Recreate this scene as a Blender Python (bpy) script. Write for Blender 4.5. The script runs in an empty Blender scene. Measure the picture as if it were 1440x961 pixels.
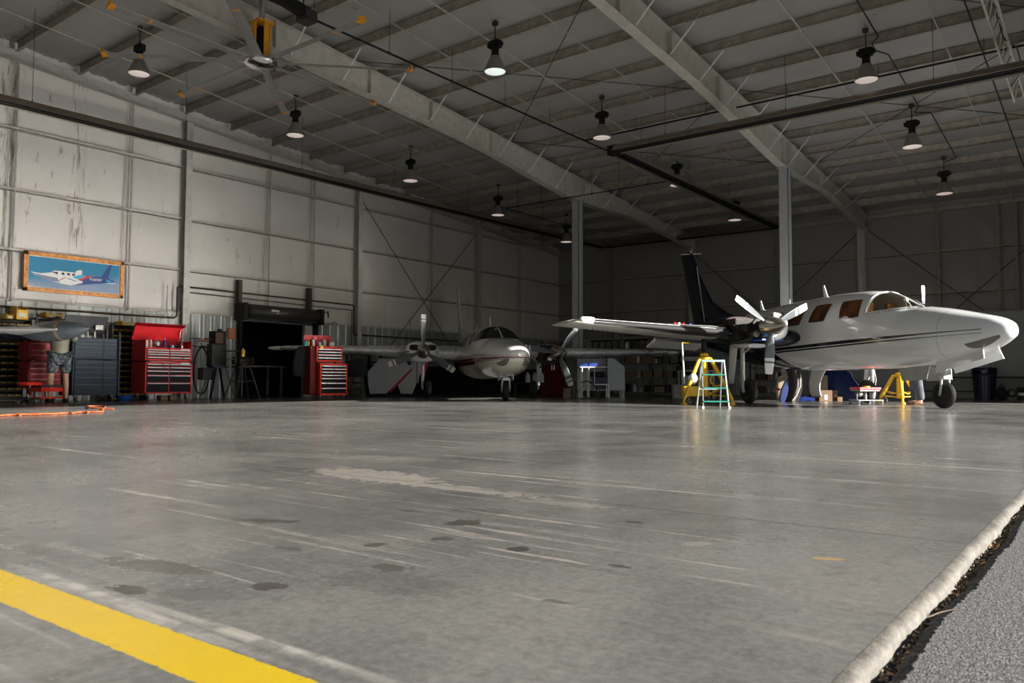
import bpy, bmesh, math, random
from math import pi, sin, cos, tan, atan, radians, sqrt, atan2
from mathutils import Vector, Matrix
random.seed(7)
scene = bpy.context.scene
COL = scene.collection

# ------------------------------------------------------------------ camera
FPX = 1115.0
CAMZ = 0.43
ANG = atan(865/FPX); PITCH = atan(57/FPX); ROLL = .003
F0 = Vector((-sin(ANG), cos(ANG), 0)); R0 = Vector((cos(ANG), sin(ANG), 0)); U0 = Vector((0, 0, 1))
CF = F0*cos(PITCH)+U0*sin(PITCH); CU_ = U0*cos(PITCH)-F0*sin(PITCH)
CR = R0*cos(ROLL)+CU_*sin(ROLL); CU = CU_*cos(ROLL)-R0*sin(ROLL)
C0 = Vector((0, 0, CAMZ))
def ray(x, y): return CF+CR*((x-720)/FPX)-CU*((y-480.5)/FPX)
def onX(x, y, X): d = ray(x, y); return C0+d*(X/d.x)
def onY(x, y, Y): d = ray(x, y); return C0+d*(Y/d.y)
def onZ(x, y, Z=0.0): d = ray(x, y); return C0+d*((Z-CAMZ)/d.z)
def RF(r, f, z=0.0): return R0*r+F0*f+U0*z
cam = bpy.data.cameras.new('camera'); camo = bpy.data.objects.new('camera', cam); COL.objects.link(camo)
M = Matrix.Identity(4)
for i in range(3):
    M[i][0] = CR[i]; M[i][1] = CU[i]; M[i][2] = -CF[i]; M[i][3] = C0[i]
camo.matrix_world = M
cam.sensor_width = 36; cam.lens = 36*FPX/1440; cam.clip_start = .05; cam.clip_end = 500
cam.dof.use_dof = True; cam.dof.focus_distance = 13.0; cam.dof.aperture_fstop = 11
scene.camera = camo

# ------------------------------------------------------------------ mesh builder
class MB:
    def __init__(s): s.v = []; s.f = []; s.sm = []
    def add(s, vs, fs, smooth=False):
        o = len(s.v); s.v += [tuple(v) for v in vs]; s.f += [tuple(i+o for i in f) for f in fs]; s.sm += [smooth]*len(fs); return s
    def box(s, a, b, m=None, bev=0.0):
        x0, y0, z0 = [min(p, q) for p, q in zip(a, b)]; x1, y1, z1 = [max(p, q) for p, q in zip(a, b)]
        if bev > 0 and min(x1-x0, y1-y0, z1-z0) > 2.2*bev:
            bm = bmesh.new()
            vs = [bm.verts.new(p) for p in [(x0,y0,z0),(x1,y0,z0),(x1,y1,z0),(x0,y1,z0),(x0,y0,z1),(x1,y0,z1),(x1,y1,z1),(x0,y1,z1)]]
            for f in [(3,2,1,0),(4,5,6,7),(0,1,5,4),(1,2,6,5),(2,3,7,6),(3,0,4,7)]: bm.faces.new([vs[i] for i in f])
            bmesh.ops.bevel(bm, geom=bm.edges[:], offset=bev, segments=2, affect='EDGES', profile=.7)
            bm.verts.index_update()
            V = [v.co.copy() for v in bm.verts]; Fs = [[v.index for v in f.verts] for f in bm.faces]; bm.free()
        else:
            V = [Vector(p) for p in [(x0,y0,z0),(x1,y0,z0),(x1,y1,z0),(x0,y1,z0),(x0,y0,z1),(x1,y0,z1),(x1,y1,z1),(x0,y1,z1)]]
            Fs = [(3,2,1,0),(4,5,6,7),(0,1,5,4),(1,2,6,5),(2,3,7,6),(3,0,4,7)]
        if m: V = [m @ v for v in V]
        return s.add(V, Fs)
    def rings(s, rings, cap=True, smooth=True, closed=True):
        n = len(rings[0]); V = [p for r in rings for p in r]; Fs = []
        for i in range(len(rings)-1):
            for j in range(n if closed else n-1):
                k = (j+1) % n; Fs.append((i*n+j, i*n+k, (i+1)*n+k, (i+1)*n+j))
        s.add(V, Fs, smooth)
        if cap:
            s.add(rings[0], [tuple(range(n-1, -1, -1))]); s.add(rings[-1], [tuple(range(n))])
        return s
    def tube(s, pts, r, n=8, cap=True):
        pts = [Vector(p) for p in pts]; rs = r if isinstance(r, (list, tuple)) else [r]*len(pts)
        rings = []; prev = None
        for i, p in enumerate(pts):
            if i == 0: d = pts[1]-p
            elif i == len(pts)-1: d = p-pts[i-1]
            else: d = (pts[i+1]-p).normalized()+(p-pts[i-1]).normalized()
            if d.length < 1e-9: d = Vector((0, 0, 1))
            d.normalize()
            if prev is None: a = d.orthogonal().normalized()
            else:
                a = prev-d*prev.dot(d)
                a = a.normalized() if a.length > 1e-6 else d.orthogonal().normalized()
            prev = a; b = d.cross(a)
            rings.append([p+(a*cos(2*pi*k/n)+b*sin(2*pi*k/n))*rs[i] for k in range(n)])
        return s.rings(rings, cap)
    def lathe(s, prof, c=(0, 0, 0), axis=(0, 0, 1), n=20, cap=True):
        ax = Vector(axis).normalized(); a = ax.orthogonal().normalized(); b = ax.cross(a); c = Vector(c)
        return s.rings([[c+ax*h+(a*cos(2*pi*k/n)+b*sin(2*pi*k/n))*max(r, 1e-4) for k in range(n)] for r, h in prof], cap)
    def torus(s, c, axis, R, r, n=28, m=12, sq=1.0):
        ax = Vector(axis).normalized(); a = ax.orthogonal().normalized(); b = ax.cross(a); c = Vector(c)
        V = []; Fs = []
        for i in range(n):
            d = a*cos(2*pi*i/n)+b*sin(2*pi*i/n)
            for j in range(m):
                t = 2*pi*j/m; cx = cos(t); sx = sin(t)
                V.append(c+d*(R+r*cx)+ax*(r*sq*sx))
        for i in range(n):
            for j in range(m):
                Fs.append((i*m+j, ((i+1) % n)*m+j, ((i+1) % n)*m+(j+1) % m, i*m+(j+1) % m))
        return s.add(V, Fs, True)
    def sphere(s, c, r, n=14, m=9, sc=(1, 1, 1)):
        c = Vector(c); rings = []
        for i in range(m+1):
            t = pi*i/m; rr = max(sin(t), .001)
            rings.append([c+Vector((r*sc[0]*rr*cos(2*pi*k/n), r*sc[1]*rr*sin(2*pi*k/n), r*sc[2]*cos(t))) for k in range(n)])
        return s.rings(rings, False)
    def prism(s, poly, d):          # poly: 3D points of one face, d: extrusion vector
        poly = [Vector(p) for p in poly]; d = Vector(d); n = len(poly)
        V = poly+[p+d for p in poly]
        Fs = [tuple(range(n-1, -1, -1)), tuple(range(n, 2*n))]+[(i, (i+1) % n, n+(i+1) % n, n+i) for i in range(n)]
        return s.add(V, Fs)
    def bar(s, a, b, w, h, up=(0, 0, 1)):
        a = Vector(a); b = Vector(b); d = (b-a).normalized(); u = Vector(up)
        sd = d.cross(u)
        if sd.length < 1e-5: sd = d.orthogonal()
        sd.normalize(); u = sd.cross(d)
        q = [sd*w/2+u*h/2, -sd*w/2+u*h/2, -sd*w/2-u*h/2, sd*w/2-u*h/2]
        return s.rings([[a+k for k in q], [b+k for k in q]], True, False)
    def grid(s, fn, nu, nv, smooth=True):
        V = [fn(i/nu, j/nv) for i in range(nu+1) for j in range(nv+1)]
        Fs = [(i*(nv+1)+j, (i+1)*(nv+1)+j, (i+1)*(nv+1)+j+1, i*(nv+1)+j+1) for i in range(nu) for j in range(nv)]
        return s.add(V, Fs, smooth)
    def build(s, name, mat, parent=None, loc=None):
        me = bpy.data.meshes.new(name)
        V = s.v
        if loc is not None: V = [tuple(Vector(v)-Vector(loc)) for v in V]
        me.from_pydata(V, [], s.f); me.update()
        me.polygons.foreach_set('use_smooth', s.sm)
        bm = bmesh.new(); bm.from_mesh(me); bmesh.ops.recalc_face_normals(bm, faces=bm.faces[:]); bm.to_mesh(me); bm.free()
        me.materials.append(mat)
        o = bpy.data.objects.new(name, me); COL.objects.link(o)
        if parent: o.parent = parent
        if loc is not None: o.location = loc
        return o

def tag(o, label=None, cat=None, group=None, kind=None):
    if label: o['label'] = label
    if cat: o['category'] = cat
    if group: o['group'] = group
    if kind: o['kind'] = kind
    return o
def empty(name, loc=(0, 0, 0), rz=0.0, label=None, cat=None, group=None):
    o = bpy.data.objects.new(name, None); COL.objects.link(o); o.empty_display_size = .1
    o.location = loc; o.rotation_euler = (0, 0, rz); tag(o, label, cat, group); return o
def copy_tree(o, parent=None):
    c = o.copy(); COL.objects.link(c)
    if parent: c.parent = parent
    for ch in [k for k in bpy.data.objects if k.parent == o]: copy_tree(ch, c)
    return c

# ------------------------------------------------------------------ materials
class E:
    """tiny node-expression builder"""
    def __init__(s, nt, sock): s.nt = nt; s.s = sock
    def _op(s, op, o=None, c=None, clamp=False):
        n = s.nt.nodes.new('ShaderNodeMath'); n.operation = op; n.use_clamp = clamp
        s.nt.links.new(s.s, n.inputs[0])
        for i, v in ((1, o), (2, c)):
            if v is None: continue
            if isinstance(v, E): s.nt.links.new(v.s, n.inputs[i])
            else: n.inputs[i].default_value = v
        return E(s.nt, n.outputs[0])
    def __add__(s, o): return s._op('ADD', o)
    def __sub__(s, o): return s._op('SUBTRACT', o)
    def __mul__(s, o): return s._op('MULTIPLY', o)
    def __truediv__(s, o): return s._op('DIVIDE', o)
    def gt(s, o): return s._op('GREATER_THAN', o)
    def lt(s, o): return s._op('LESS_THAN', o)
    def abs(s): return s._op('ABSOLUTE')
    def max(s, o): return s._op('MAXIMUM', o)
    def min(s, o): return s._op('MINIMUM', o)
    def frac(s): return s._op('FRACT')
    def smooth(s, a, b, lo=0.0, hi=1.0):
        n = s.nt.nodes.new('ShaderNodeMapRange'); n.interpolation_type = 'SMOOTHSTEP'
        s.nt.links.new(s.s, n.inputs[0]); n.inputs[1].default_value = a; n.inputs[2].default_value = b
        n.inputs[3].default_value = lo; n.inputs[4].default_value = hi
        return E(s.nt, n.outputs[0])
class MT:
    def __init__(s, name, col=(.5, .5, .5), rough=.5, metal=0.0, **kw):
        m = bpy.data.materials.new(name); m.use_nodes = True; s.m = m; s.nt = m.node_tree
        s.b = s.nt.nodes['Principled BSDF']; s.b.inputs['Base Color'].default_value = (*col, 1)
        s.b.inputs['Roughness'].default_value = rough; s.b.inputs['Metallic'].default_value = metal
        for k, v in kw.items(): s.b.inputs[k.replace('_', ' ')].default_value = v
    def coord(s, which='Object'):
        if not hasattr(s, '_tc'): s._tc = s.nt.nodes.new('ShaderNodeTexCoord')
        return s._tc.outputs[which]
    def xyz(s, which='Object'):
        n = s.nt.nodes.new('ShaderNodeSeparateXYZ'); s.nt.links.new(s.coord(which), n.inputs[0])
        return [E(s.nt, n.outputs[i]) for i in range(3)]
    def noise(s, scale=5, detail=4, rough=.55, sc=(1, 1, 1), dist=0.0, off=(0, 0, 0), which='Object'):
        mp = s.nt.nodes.new('ShaderNodeMapping'); s.nt.links.new(s.coord(which), mp.inputs[0])
        mp.inputs['Scale'].default_value = sc; mp.inputs['Location'].default_value = off
        n = s.nt.nodes.new('ShaderNodeTexNoise'); n.inputs['Scale'].default_value = scale; n.inputs['Detail'].default_value = detail
        n.inputs['Roughness'].default_value = rough; n.inputs['Distortion'].default_value = dist
        s.nt.links.new(mp.outputs[0], n.inputs[0]); return E(s.nt, n.outputs[0])
    def mix(s, fac, a, b):
        n = s.nt.nodes.new('ShaderNodeMix'); n.data_type = 'RGBA'
        for i, v in ((0, fac), (6, a), (7, b)):
            if isinstance(v, E): s.nt.links.new(v.s, n.inputs[i])
            elif hasattr(v, 'links'): s.nt.links.new(v, n.inputs[i])
            else: n.inputs[i].default_value = v if i == 0 else (*v, 1)
        return n.outputs[2]
    def col(s, sock): s.nt.links.new(sock.s if isinstance(sock, E) else sock, s.b.inputs['Base Color']); return s
    def rgh(s, e): s.nt.links.new(e.s, s.b.inputs['Roughness']); return s
    def bump(s, e, strength=.3, dist=.02):
        n = s.nt.nodes.new('ShaderNodeBump'); n.inputs['Strength'].default_value = strength; n.inputs['Distance'].default_value = dist
        s.nt.links.new(e.s, n.inputs['Height']); s.nt.links.new(n.outputs[0], s.b.inputs['Normal']); return s
def simple(name, col, rough=.5, metal=0.0, var=.12, scale=6, **kw):
    """painted / bare surface with a little procedural wear"""
    t = MT(name, col, rough, metal, **kw)
    n = t.noise(scale, 5, .6)
    d = tuple(c*(1-var) for c in col); l = tuple(min(1, c*(1+var)) for c in col)
    t.col(t.mix(n.smooth(.3, .7), d, l)); t.rgh(n.smooth(.2, .8, max(.02, rough-.06), min(1, rough+.08)))
    return t.m

mats = {}
def mk(key, *a, **k): mats[key] = simple(key, *a, **k)
mk('steel_grey', (.50, .50, .47), .45)
mk('primer_beige', (.40, .37, .32), .55, var=.18)
mk('rafter_paint', (.56, .55, .50), .5, var=.10)
mk('girt_paint', (.50, .48, .44), .5)
mk('dark_metal', (.05, .048, .045), .45, .3)
mk('black_paint', (.010, .010, .011), .55, Specular_IOR_Level=.25)
mk('black_rubber', (.02, .02, .021), .75, var=.25, scale=20)
mk('chrome', (.75, .75, .75), .15, 1.0, var=.05)
mk('aluminium', (.62, .63, .64), .32, .9)
mk('tool_red', (.50, .012, .018), .45, Specular_IOR_Level=.25)
mk('bright_red', (.72, .025, .012), .5, Specular_IOR_Level=.25)
mk('maroon', (.22, .018, .025), .55, var=.3, Specular_IOR_Level=.25)
mk('drawer_black', (.010, .010, .012), .6, Specular_IOR_Level=.12)
mk('blue_grey', (.030, .043, .062), .55, Specular_IOR_Level=.2)
mk('dark_grey', (.04, .043, .047), .6, Specular_IOR_Level=.25)
mk('yellow', (.80, .47, .015), .4, var=.15)
mk('orange', (.85, .36, .02), .4)
mk('safety_orange', (.42, .085, .02), .8)
mk('white_paint', (.78, .79, .78), .3, var=.04)
mk('aircraft_white', (.78, .79, .79), .12, var=.02, Coat_Weight=.6)
mk('aircraft_belly', (.55, .52, .45), .3)
mk('navy', (.006, .009, .022), .18, var=.2)
mk('glass_dark', (.015, .016, .016), .05, var=.1)
mk('blue_tarp', (.006, .022, .13), .5, var=.35, scale=4)
mk('blue_plastic', (.02, .10, .45), .4)
mk('navy_plastic', (.012, .016, .04), .35)
mk('cardboard', (.17, .105, .06), .85)
mk('tan', (.26, .21, .15), .8)
mk('wood_frame', (.62, .26, .06), .45, var=.35, scale=14)
mk('green', (.01, .33, .20), .4)
mk('teal', (.05, .45, .45), .5)
mk('skin', (.50, .28, .19), .5)
mk('hair', (.05, .03, .02), .6)
mk('shirt', (.26, .25, .20), .9, var=.18, scale=5)
mk('jeans', (.07, .075, .09), .9, var=.4, scale=7)
mk('boot', (.13, .06, .03), .6)
mk('brown', (.055, .025, .014), .75)
mk('cylinder_metal', (.028, .025, .022), .7, .1)
mk('cabin_tan', (.30, .13, .035), .6, var=.35, scale=3)
mk('white_plastic', (.75, .75, .72), .5)
mk('sail_grey', (.16, .19, .22), .35)

def fabric_shorts():
    t = MT('patterned_shorts', (.08, .1, .13), .9); n = t.noise(26, 3, .6)
    t.col(t.mix(n.smooth(.48, .56), (.045, .06, .085), (.20, .22, .24))); return t.m
mats['shorts'] = fabric_shorts()

def vinyl(name, base, stain=True, sx=(1, 1, 1)):
    t = MT(name, base, .38)
    big = t.noise(.5, 4, .6, sx); fine = t.noise(7, 6, .65, (1, 1, .25)); col = t.mix(big.smooth(.3, .75), tuple(c*.86 for c in base), base)
    if stain:
        st = t.noise(3.0, 7, .7, (1, 1.6, .5), off=(3, 2, 1)); col = t.mix(st.smooth(.62, .70, 0, .6), col, (.20, .17, .14)); s2 = t.noise(5.0, 6, .7, (1, 2.6, .28), off=(8, 0, 2)); x_, y_, z_ = t.xyz(); nr = ((y_-6.6).abs().smooth(.05, .35, 1, 0)).max((y_-8.03).abs().smooth(.03, .22, 1, 0)); col = t.mix(s2.smooth(.50, .60, 0, .8)*nr, col, (.16, .14, .12))
    t.col(col); t.rgh(fine.smooth(.3, .7, .30, .46)); t.bump(fine, .25, .015); return t.m
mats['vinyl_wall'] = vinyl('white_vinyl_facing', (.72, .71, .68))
mats['vinyl_roof'] = vinyl('roof_vinyl_facing', (.45, .46, .45), True); mats['vinyl_back'] = vinyl('shade_toned_vinyl_facing', (.34, .33, .32), True)  # back wall: same vinyl, its colour darkened for the deep shade there

def liner():
    t = MT('ribbed_liner', (.42, .46, .45), .33, .35); n = t.noise(2.2, 4, .6, (1, 1, .35))
    t.col(t.mix(n.smooth(.3, .7), (.30, .33, .33), (.46, .49, .48))); t.rgh(n.smooth(.3, .7, .28, .42)); return t.m
mats['liner'] = liner()

def concrete():
    t = MT('worn_concrete_floor', (.2, .2, .19), .4); x, y, z = t.xyz()
    a = t.noise(.55, 6, .6, off=(4, 1, 0)); b = t.noise(2.6, 6, .62, (1, .55, 1)); c = t.noise(14, 6, .65); fine = t.noise(120, 3, .6)
    col = t.mix(a.smooth(.34, .68), (.095, .098, .095), (.178, .178, .170))
    col = t.mix(b.smooth(.35, .7, 0, .65), col, (.205, .200, .186))
    col = t.mix(c.smooth(.48, .72, 0, .5), col, (.085, .08, .072)); sp = t.noise(48, 4, .7, off=(2, 5, 0)); col = t.mix(sp.smooth(.38, .66), t.mix(.09, col, (.03, .03, .03)), t.mix(.06, col, (.6, .58, .52)))
    # thin pale tyre and drag scuffs
    def scuffs(col, sc, off, lo, hi, amt, colr, rot=0.0):
        mp = t.nt.nodes.new('ShaderNodeMapping'); t.nt.links.new(t.coord(), mp.inputs[0])
        mp.inputs['Rotation'].default_value = (0, 0, rot); mp.inputs['Scale'].default_value = sc; mp.inputs['Location'].default_value = off
        n = t.nt.nodes.new('ShaderNodeTexNoise'); n.inputs['Scale'].default_value = 1; n.inputs['Detail'].default_value = 5; n.inputs['Distortion'].default_value = .25
        t.nt.links.new(mp.outputs[0], n.inputs[0]); pm = t.noise(.9, 3, .5, off=(off[0]+7, off[1]*2, 3)).smooth(.42, .60, .05, 1)*t.noise(11, 4, .7, off=(off[1], 2, off[0])).smooth(.36, .56, .25, 1); return t.mix(E(t.nt, n.outputs[0]).smooth(lo, hi, 0, amt)*pm, col, colr)
    col = scuffs(col, (.35, 9, 1), (0, 3, 0), .59, .69, .9, (.40, .38, .34), .15)
    col = scuffs(col, (.3, 12, 1), (5, 3, 0), .63, .70, .45, (.40, .385, .345), -.35)
    col = scuffs(col, (.5, 6, 1), (9, 1, 0), .62, .75, .55, (.06, .057, .052), .05)
    col = scuffs(col, (.4, 7, 1), (2, 7, 0), .62, .72, .6, (.30, .285, .255), 1.2)
    col = scuffs(col, (1.1, 34, 1), (4, 9, 0), .59, .68, .8, (.38, .345, .31), .1)
    col = scuffs(col, (.25, 5, 1), (12, 2, 0), .56, .70, .55, (.075, .072, .065), -.12)
    # stains with shapes of their own: (x, y, half-length, half-width, turn, darkness)
    wob = (t.noise(16, 6, .7)-.5)*2.6
    def blob(col, cx, cy, ra, rb, rot, amt, colr):
        dx = x-cx; dy = y-cy; u = (dx*cos(rot)+dy*sin(rot))/ra; v = (dy*cos(rot)-dx*sin(rot))/rb
        d = (u*u+v*v)._op('SQRT')+wob
        return t.mix(d.smooth(.85, 1.05, amt, 0), col, colr)
    dk = (.045, .040, .034)
    for s_ in [(-1.80, .97, .17, .05, .25, .6), (-1.645, .83, .055, .028, .1, .85), (-1.44, 1.02, .045, .035, .2, .8), (-2.11, 1.49, .10, .035, .5, .7),
               (-1.62, 1.85, .055, .06, 0, .75), (-1.25, 1.64, .03, .03, 0, .8), (-1.36, 1.30, .05, .03, .3, .6), (-1.50, 1.62, .03, .03, 0, .6),
               (-1.58, 1.45, .025, .03, 0, .7), (-1.21, 2.18, .03, .02, 0, .6), (-.95, 1.64, .03, .012, .1, .7), (-1.7, 2.05, .12, .05, .3, .3), (-1.5, .90, .09, .05, .2, .35), (-1.25, 1.2, .18, .09, .2, .22), (-1.72, 1.28, .05, .02, .2, .5), (-1.9, 1.9, .05, .02, .2, .5), (-.9, 1.3, .03, .012, .2, .5)]:
        col = blob(col, *s_, dk)
    for s_ in [(-2.75, 2.50, .42, .16, -.1, .85), (-2.15, 2.42, .42, .07, 0, .75), (-1.6, 2.35, .20, .05, .1, .35), (-3.6, 3.0, .7, .12, .35, .3), (-.92, 2.0, .05, .03, .8, .35), (-5.1, 3.7, .35, .03, .1, .8)]:
        col = blob(col, *s_, (.33, .305, .27))
    col = blob(col, -.59, 2.03, .04, .015, .4, .7, (.42, .27, .09))
    # saw-cut joints
    jy = ((y-2.45)/6.1); jn = (jy._op('ROUND')-jy).abs()*6.1
    jx = ((x+3.35)/6.1); jm = (jx._op('ROUND')-jx).abs()*6.1
    j = jn.min(jm); ww = (t.noise(30, 2)-.5)*.006
    col = t.mix((j+ww).smooth(.002, .009, .55, 0), col, (.03, .028, .026))
    # worn yellow line close to the slab edge corner
    ly = ((x+1.5)*(-.012)+(y-.685)).abs()+(t.noise(45, 3)-.5)*.012
    dash = ly.smooth(.052, .056, 1, 0)
    wear = t.noise(60, 5, .7).smooth(.28, .42, .55, 1)
    col = t.mix(dash*wear, col, (.52, .36, .015))
    t.col(col)
    t.rgh((a*.5+c*.5).smooth(.35, .65, .14, .30)); t.bump(c*.6+fine*.25, .10, .01)
    t.b.inputs['Specular IOR Level'].default_value = .6
    return t.m
mats['concrete'] = concrete()
def asphalt():
    t = MT('coarse_asphalt', (.1, .1, .1), .85); n = t.noise(110, 6, .75); v = t.nt.nodes.new('ShaderNodeTexVoronoi'); v.inputs['Scale'].default_value = 260
    t.nt.links.new(t.coord(), v.inputs[0]); vv = E(t.nt, v.outputs['Distance'])
    t.col(t.mix(n.smooth(.35, .68), (.035, .035, .038), (.20, .195, .195))); t.bump(n*.6+vv*.5, .8, .006); return t.m
mats['asphalt'] = asphalt()
def dirt():
    t = MT('dirt', (.1, .08, .05), .95); n = t.noise(90, 5, .7); t.col(t.mix(n.smooth(.3, .7), (.035, .028, .02), (.15, .115, .07))); t.bump(n, 1, .01); return t.m
mats['dirt'] = dirt()
def lip():
    t = MT('worn_slab_edge', (.4, .37, .32), .7); n = t.noise(25, 5, .65); t.col(t.mix(n.smooth(.3, .7), (.085, .078, .068), (.155, .145, .125))); t.bump(n, .5, .01); return t.m
mats['slab_edge'] = lip()
def pebbles(name, a, b):
    t = MT(name, a, .8); oi = t.nt.nodes.new('ShaderNodeNewGeometry'); t.col(t.mix(E(t.nt, oi.outputs['Random Per Island']), a, b)); return t.m
mats['pebble'] = pebbles('pebble', (.10, .08, .05), (.55, .42, .30))
def emis(name, col, s):
    t = MT(name, (.8, .8, .8), .4); t.b.inputs['Emission Color'].default_value = (*col, 1); t.b.inputs['Emission Strength'].default_value = s; return t.m
mats['lamp_cool'] = emis('lamp_cool', (.9, 1, .95), .75)
mats['lamp_warm'] = emis('lamp_warm', (1, .82, .74), .42)
mats['tube_lit'] = emis('tube_lit', (.75, .85, .35), .35)
def glass(name, tint, alpha_rough=.02):
    t = MT(name, tint, alpha_rough); t.b.inputs['Transmission Weight'].default_value = 1; t.b.inputs['IOR'].default_value = 1.1; return t.m
mats['clear'] = glass('clear_acrylic', (.85, .84, .78))
mk('column_blue', (.40, .43, .45), .4, var=.06)
mk('dark_blue_trim', (.045, .06, .085), .45, .1)
mk('maroon_trim', (.30, .10, .10), .35, .2)
mk('bin_yellow', (.34, .22, .025), .5, var=.5, scale=30)
mk('navy_stand', (.012, .018, .07), .4)
mk('dark_red', (.13, .006, .008), .6, Specular_IOR_Level=.2)
mk('black_cloth', (.010, .010, .012), .9)
mk('white_dull', (.52, .53, .56), .4, var=.06)
mk('white_shirt', (.6, .62, .66), .8)
mk('ladder_metal', (.30, .34, .33), .4, .3); mk('ladder_green', (.008, .15, .115), .4); mk('ladder_green_light', (.30, .50, .46), .35, .3)
mk('seat_red', (.60, .04, .05), .5); mk('brown_black', (.035, .028, .024), .6)
mk('partition', (.36, .38, .38), .5, var=.05); mk('partition_door', (.40, .43, .46), .45, var=.05)
mk('cab_white', (.46, .50, .55), .4, var=.08)
mk('castor', (.10, .10, .11), .3, .3); mk('hood', (.045, .045, .047), .4); mk('rust_black', (.05, .03, .025), .6); mk('reflector_brown', (.26, .22, .18), .35, .5)
mats['silver_trim'] = simple('silver_trim', (.55, .56, .58), .3, .4, var=.06)
SUN_E, SKY_E, EXPO = 17.5, .12, 0.0
BLUR, CLAMP = .3, 50
mk('grey_tool', (.22, .22, .21), .5)
# ------------------------------------------------------------------ aircraft
def interp(tab, s):
    if s <= tab[0][0]: return tab[0][1]
    for i in range(len(tab)-1):
        (a, va), (b, vb) = tab[i], tab[i+1]
        if s <= b:
            t = (s-a)/(b-a)
            pa = tab[i-1] if i else tab[i]; pb = tab[i+2] if i+2 < len(tab) else tab[i+1]
            ma = (vb-pa[1])/(b-pa[0]) if b != pa[0] else 0; mb = (pb[1]-va)/(pb[0]-a) if pb[0] != a else 0
            h = b-a
            return (2*t**3-3*t*t+1)*va+(t**3-2*t*t+t)*h*ma+(-2*t**3+3*t*t)*vb+(t**3-t*t)*h*mb
    return tab[-1][1]
TOP = [(0, 1.30), (.04, 1.37), (.12, 1.43), (.28, 1.495), (.61, 1.575), (1.16, 1.70), (1.55, 1.765), (1.83, 1.80), (2.02, 1.90), (2.24, 2.01), (2.5, 2.11), (2.75, 2.17), (3.12, 2.20), (3.7, 2.215), (4.33, 2.20), (5.05, 2.18), (6.44, 2.11), (7.38, 2.05), (8.6, 1.97), (10.2, 1.87)]
BOT = [(0, 1.24), (.04, 1.17), (.12, 1.12), (.3, 1.03), (.56, .93), (1.04, .81), (1.87, .715), (3.16, .69), (5.04, .70), (6.4, .82), (7.5, 1.02), (8.8, 1.32), (10.2, 1.60)]
WID = [(0, .02), (.04, .11), (.12, .19), (.3, .29), (.7, .41), (1.2, .51), (1.9, .59), (2.8, .63), (5, .63), (6.5, .56), (8, .38), (9.3, .22), (10.2, .10)]

def fuselage_section(s, zt):
    t = interp(TOP, s); b = interp(BOT, s); w = interp(WID, s)
    # upper lobe centre sits above the lower one: the cabin narrows towards the crown
    return zt(t), zt(b), w
def surf(s, th, zt, off=0.0):            # th measured from straight up, positive to starboard
    t, b, w = fuselage_section(s, zt); zc = b+(t-b)*.46
    n = 2.35
    c, d = cos(th), sin(th); h = (t-zc) if c > 0 else (zc-b)
    p = 2/n
    yy = w*(abs(d)**p)*(1 if d >= 0 else -1); zz = h*(abs(c)**p)*(1 if c >= 0 else -1)
    v = Vector((0, yy/max(w, .01)**2, zz/max(h, .01)**2)); v = v.normalized() if v.length > 0 else Vector((0, 0, 1))
    return Vector((s, yy, zc+zz))+v*off
def th_for_z(s, z, zt):
    t, b, w = fuselage_section(s, zt); zc = b+(t-b)*.46
    h = (t-zc) if z > zc else (zc-b); r = max(-1, min(1, (z-zc)/h)); p = 2.35/2
    cth = (abs(r)**p)*(1 if r >= 0 else -1)
    return math.acos(max(-1, min(1, cth)))
def side_pane(s0, s1, z0, z1, zt, side, off, lean=0.0, n=14):
    def fn(u, v):
        a, b = 2*u-1, 2*v-1
        # rounded square
        k = (1-.055*b*b*a*a); a2, b2 = a*k, b*k
        z = (z0+z1)/2+(z1-z0)/2*b2; s = (s0+s1)/2+(s1-s0)/2*a2+lean*b2
        return surf(s, side*th_for_z(s, z, zt), zt, off)
    return fn

def blade_mesh(R=.93, w=.17):
    prof = []
    for i, (r, c, tw, th) in enumerate([(.07, .07, 60, .07), (.14, .085, 52, .055), (.24, .125, 44, .035), (.36, .165, 36, .026), (.5, .185, 30, .020), (.65, .185, 26, .016), (.8, .17, 22, .012), (.9, .15, 20, .009), (.925, .13, 20, .006)]):
        c *= w/.17; a = radians(tw); ring = []
        for k in range(12):
            t = 2*pi*k/12; p = c/2*cos(t); q = th/2*sin(t)
            ring.append(Vector((q*cos(a)-p*sin(a), p*cos(a)+q*sin(a), r*R/.925)))
        prof.append(ring)
    return MB().rings(prof)
def blade_mat(name, base, tip, bands):
    t = MT(name, base, .3, .25); x, y, z = t.xyz(); n = t.noise(9, 4)
    col = t.mix(n.smooth(.3, .7), tuple(c*.85 for c in base), base)
    for a, b in bands: col = t.mix(z.gt(a)*z.lt(b), col, tip)
    t.col(col); return t.m
mats['blade_a'] = blade_mat('propeller_blade_white_tips', (.20, .22, .24), (.85, .85, .83), [(.62, .68), (.72, .95)])
mats['blade_b'] = blade_mat('propeller_blade_silver', (.17, .19, .20), (.75, .74, .70), [(.74, .79), (.83, .95)])

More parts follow.
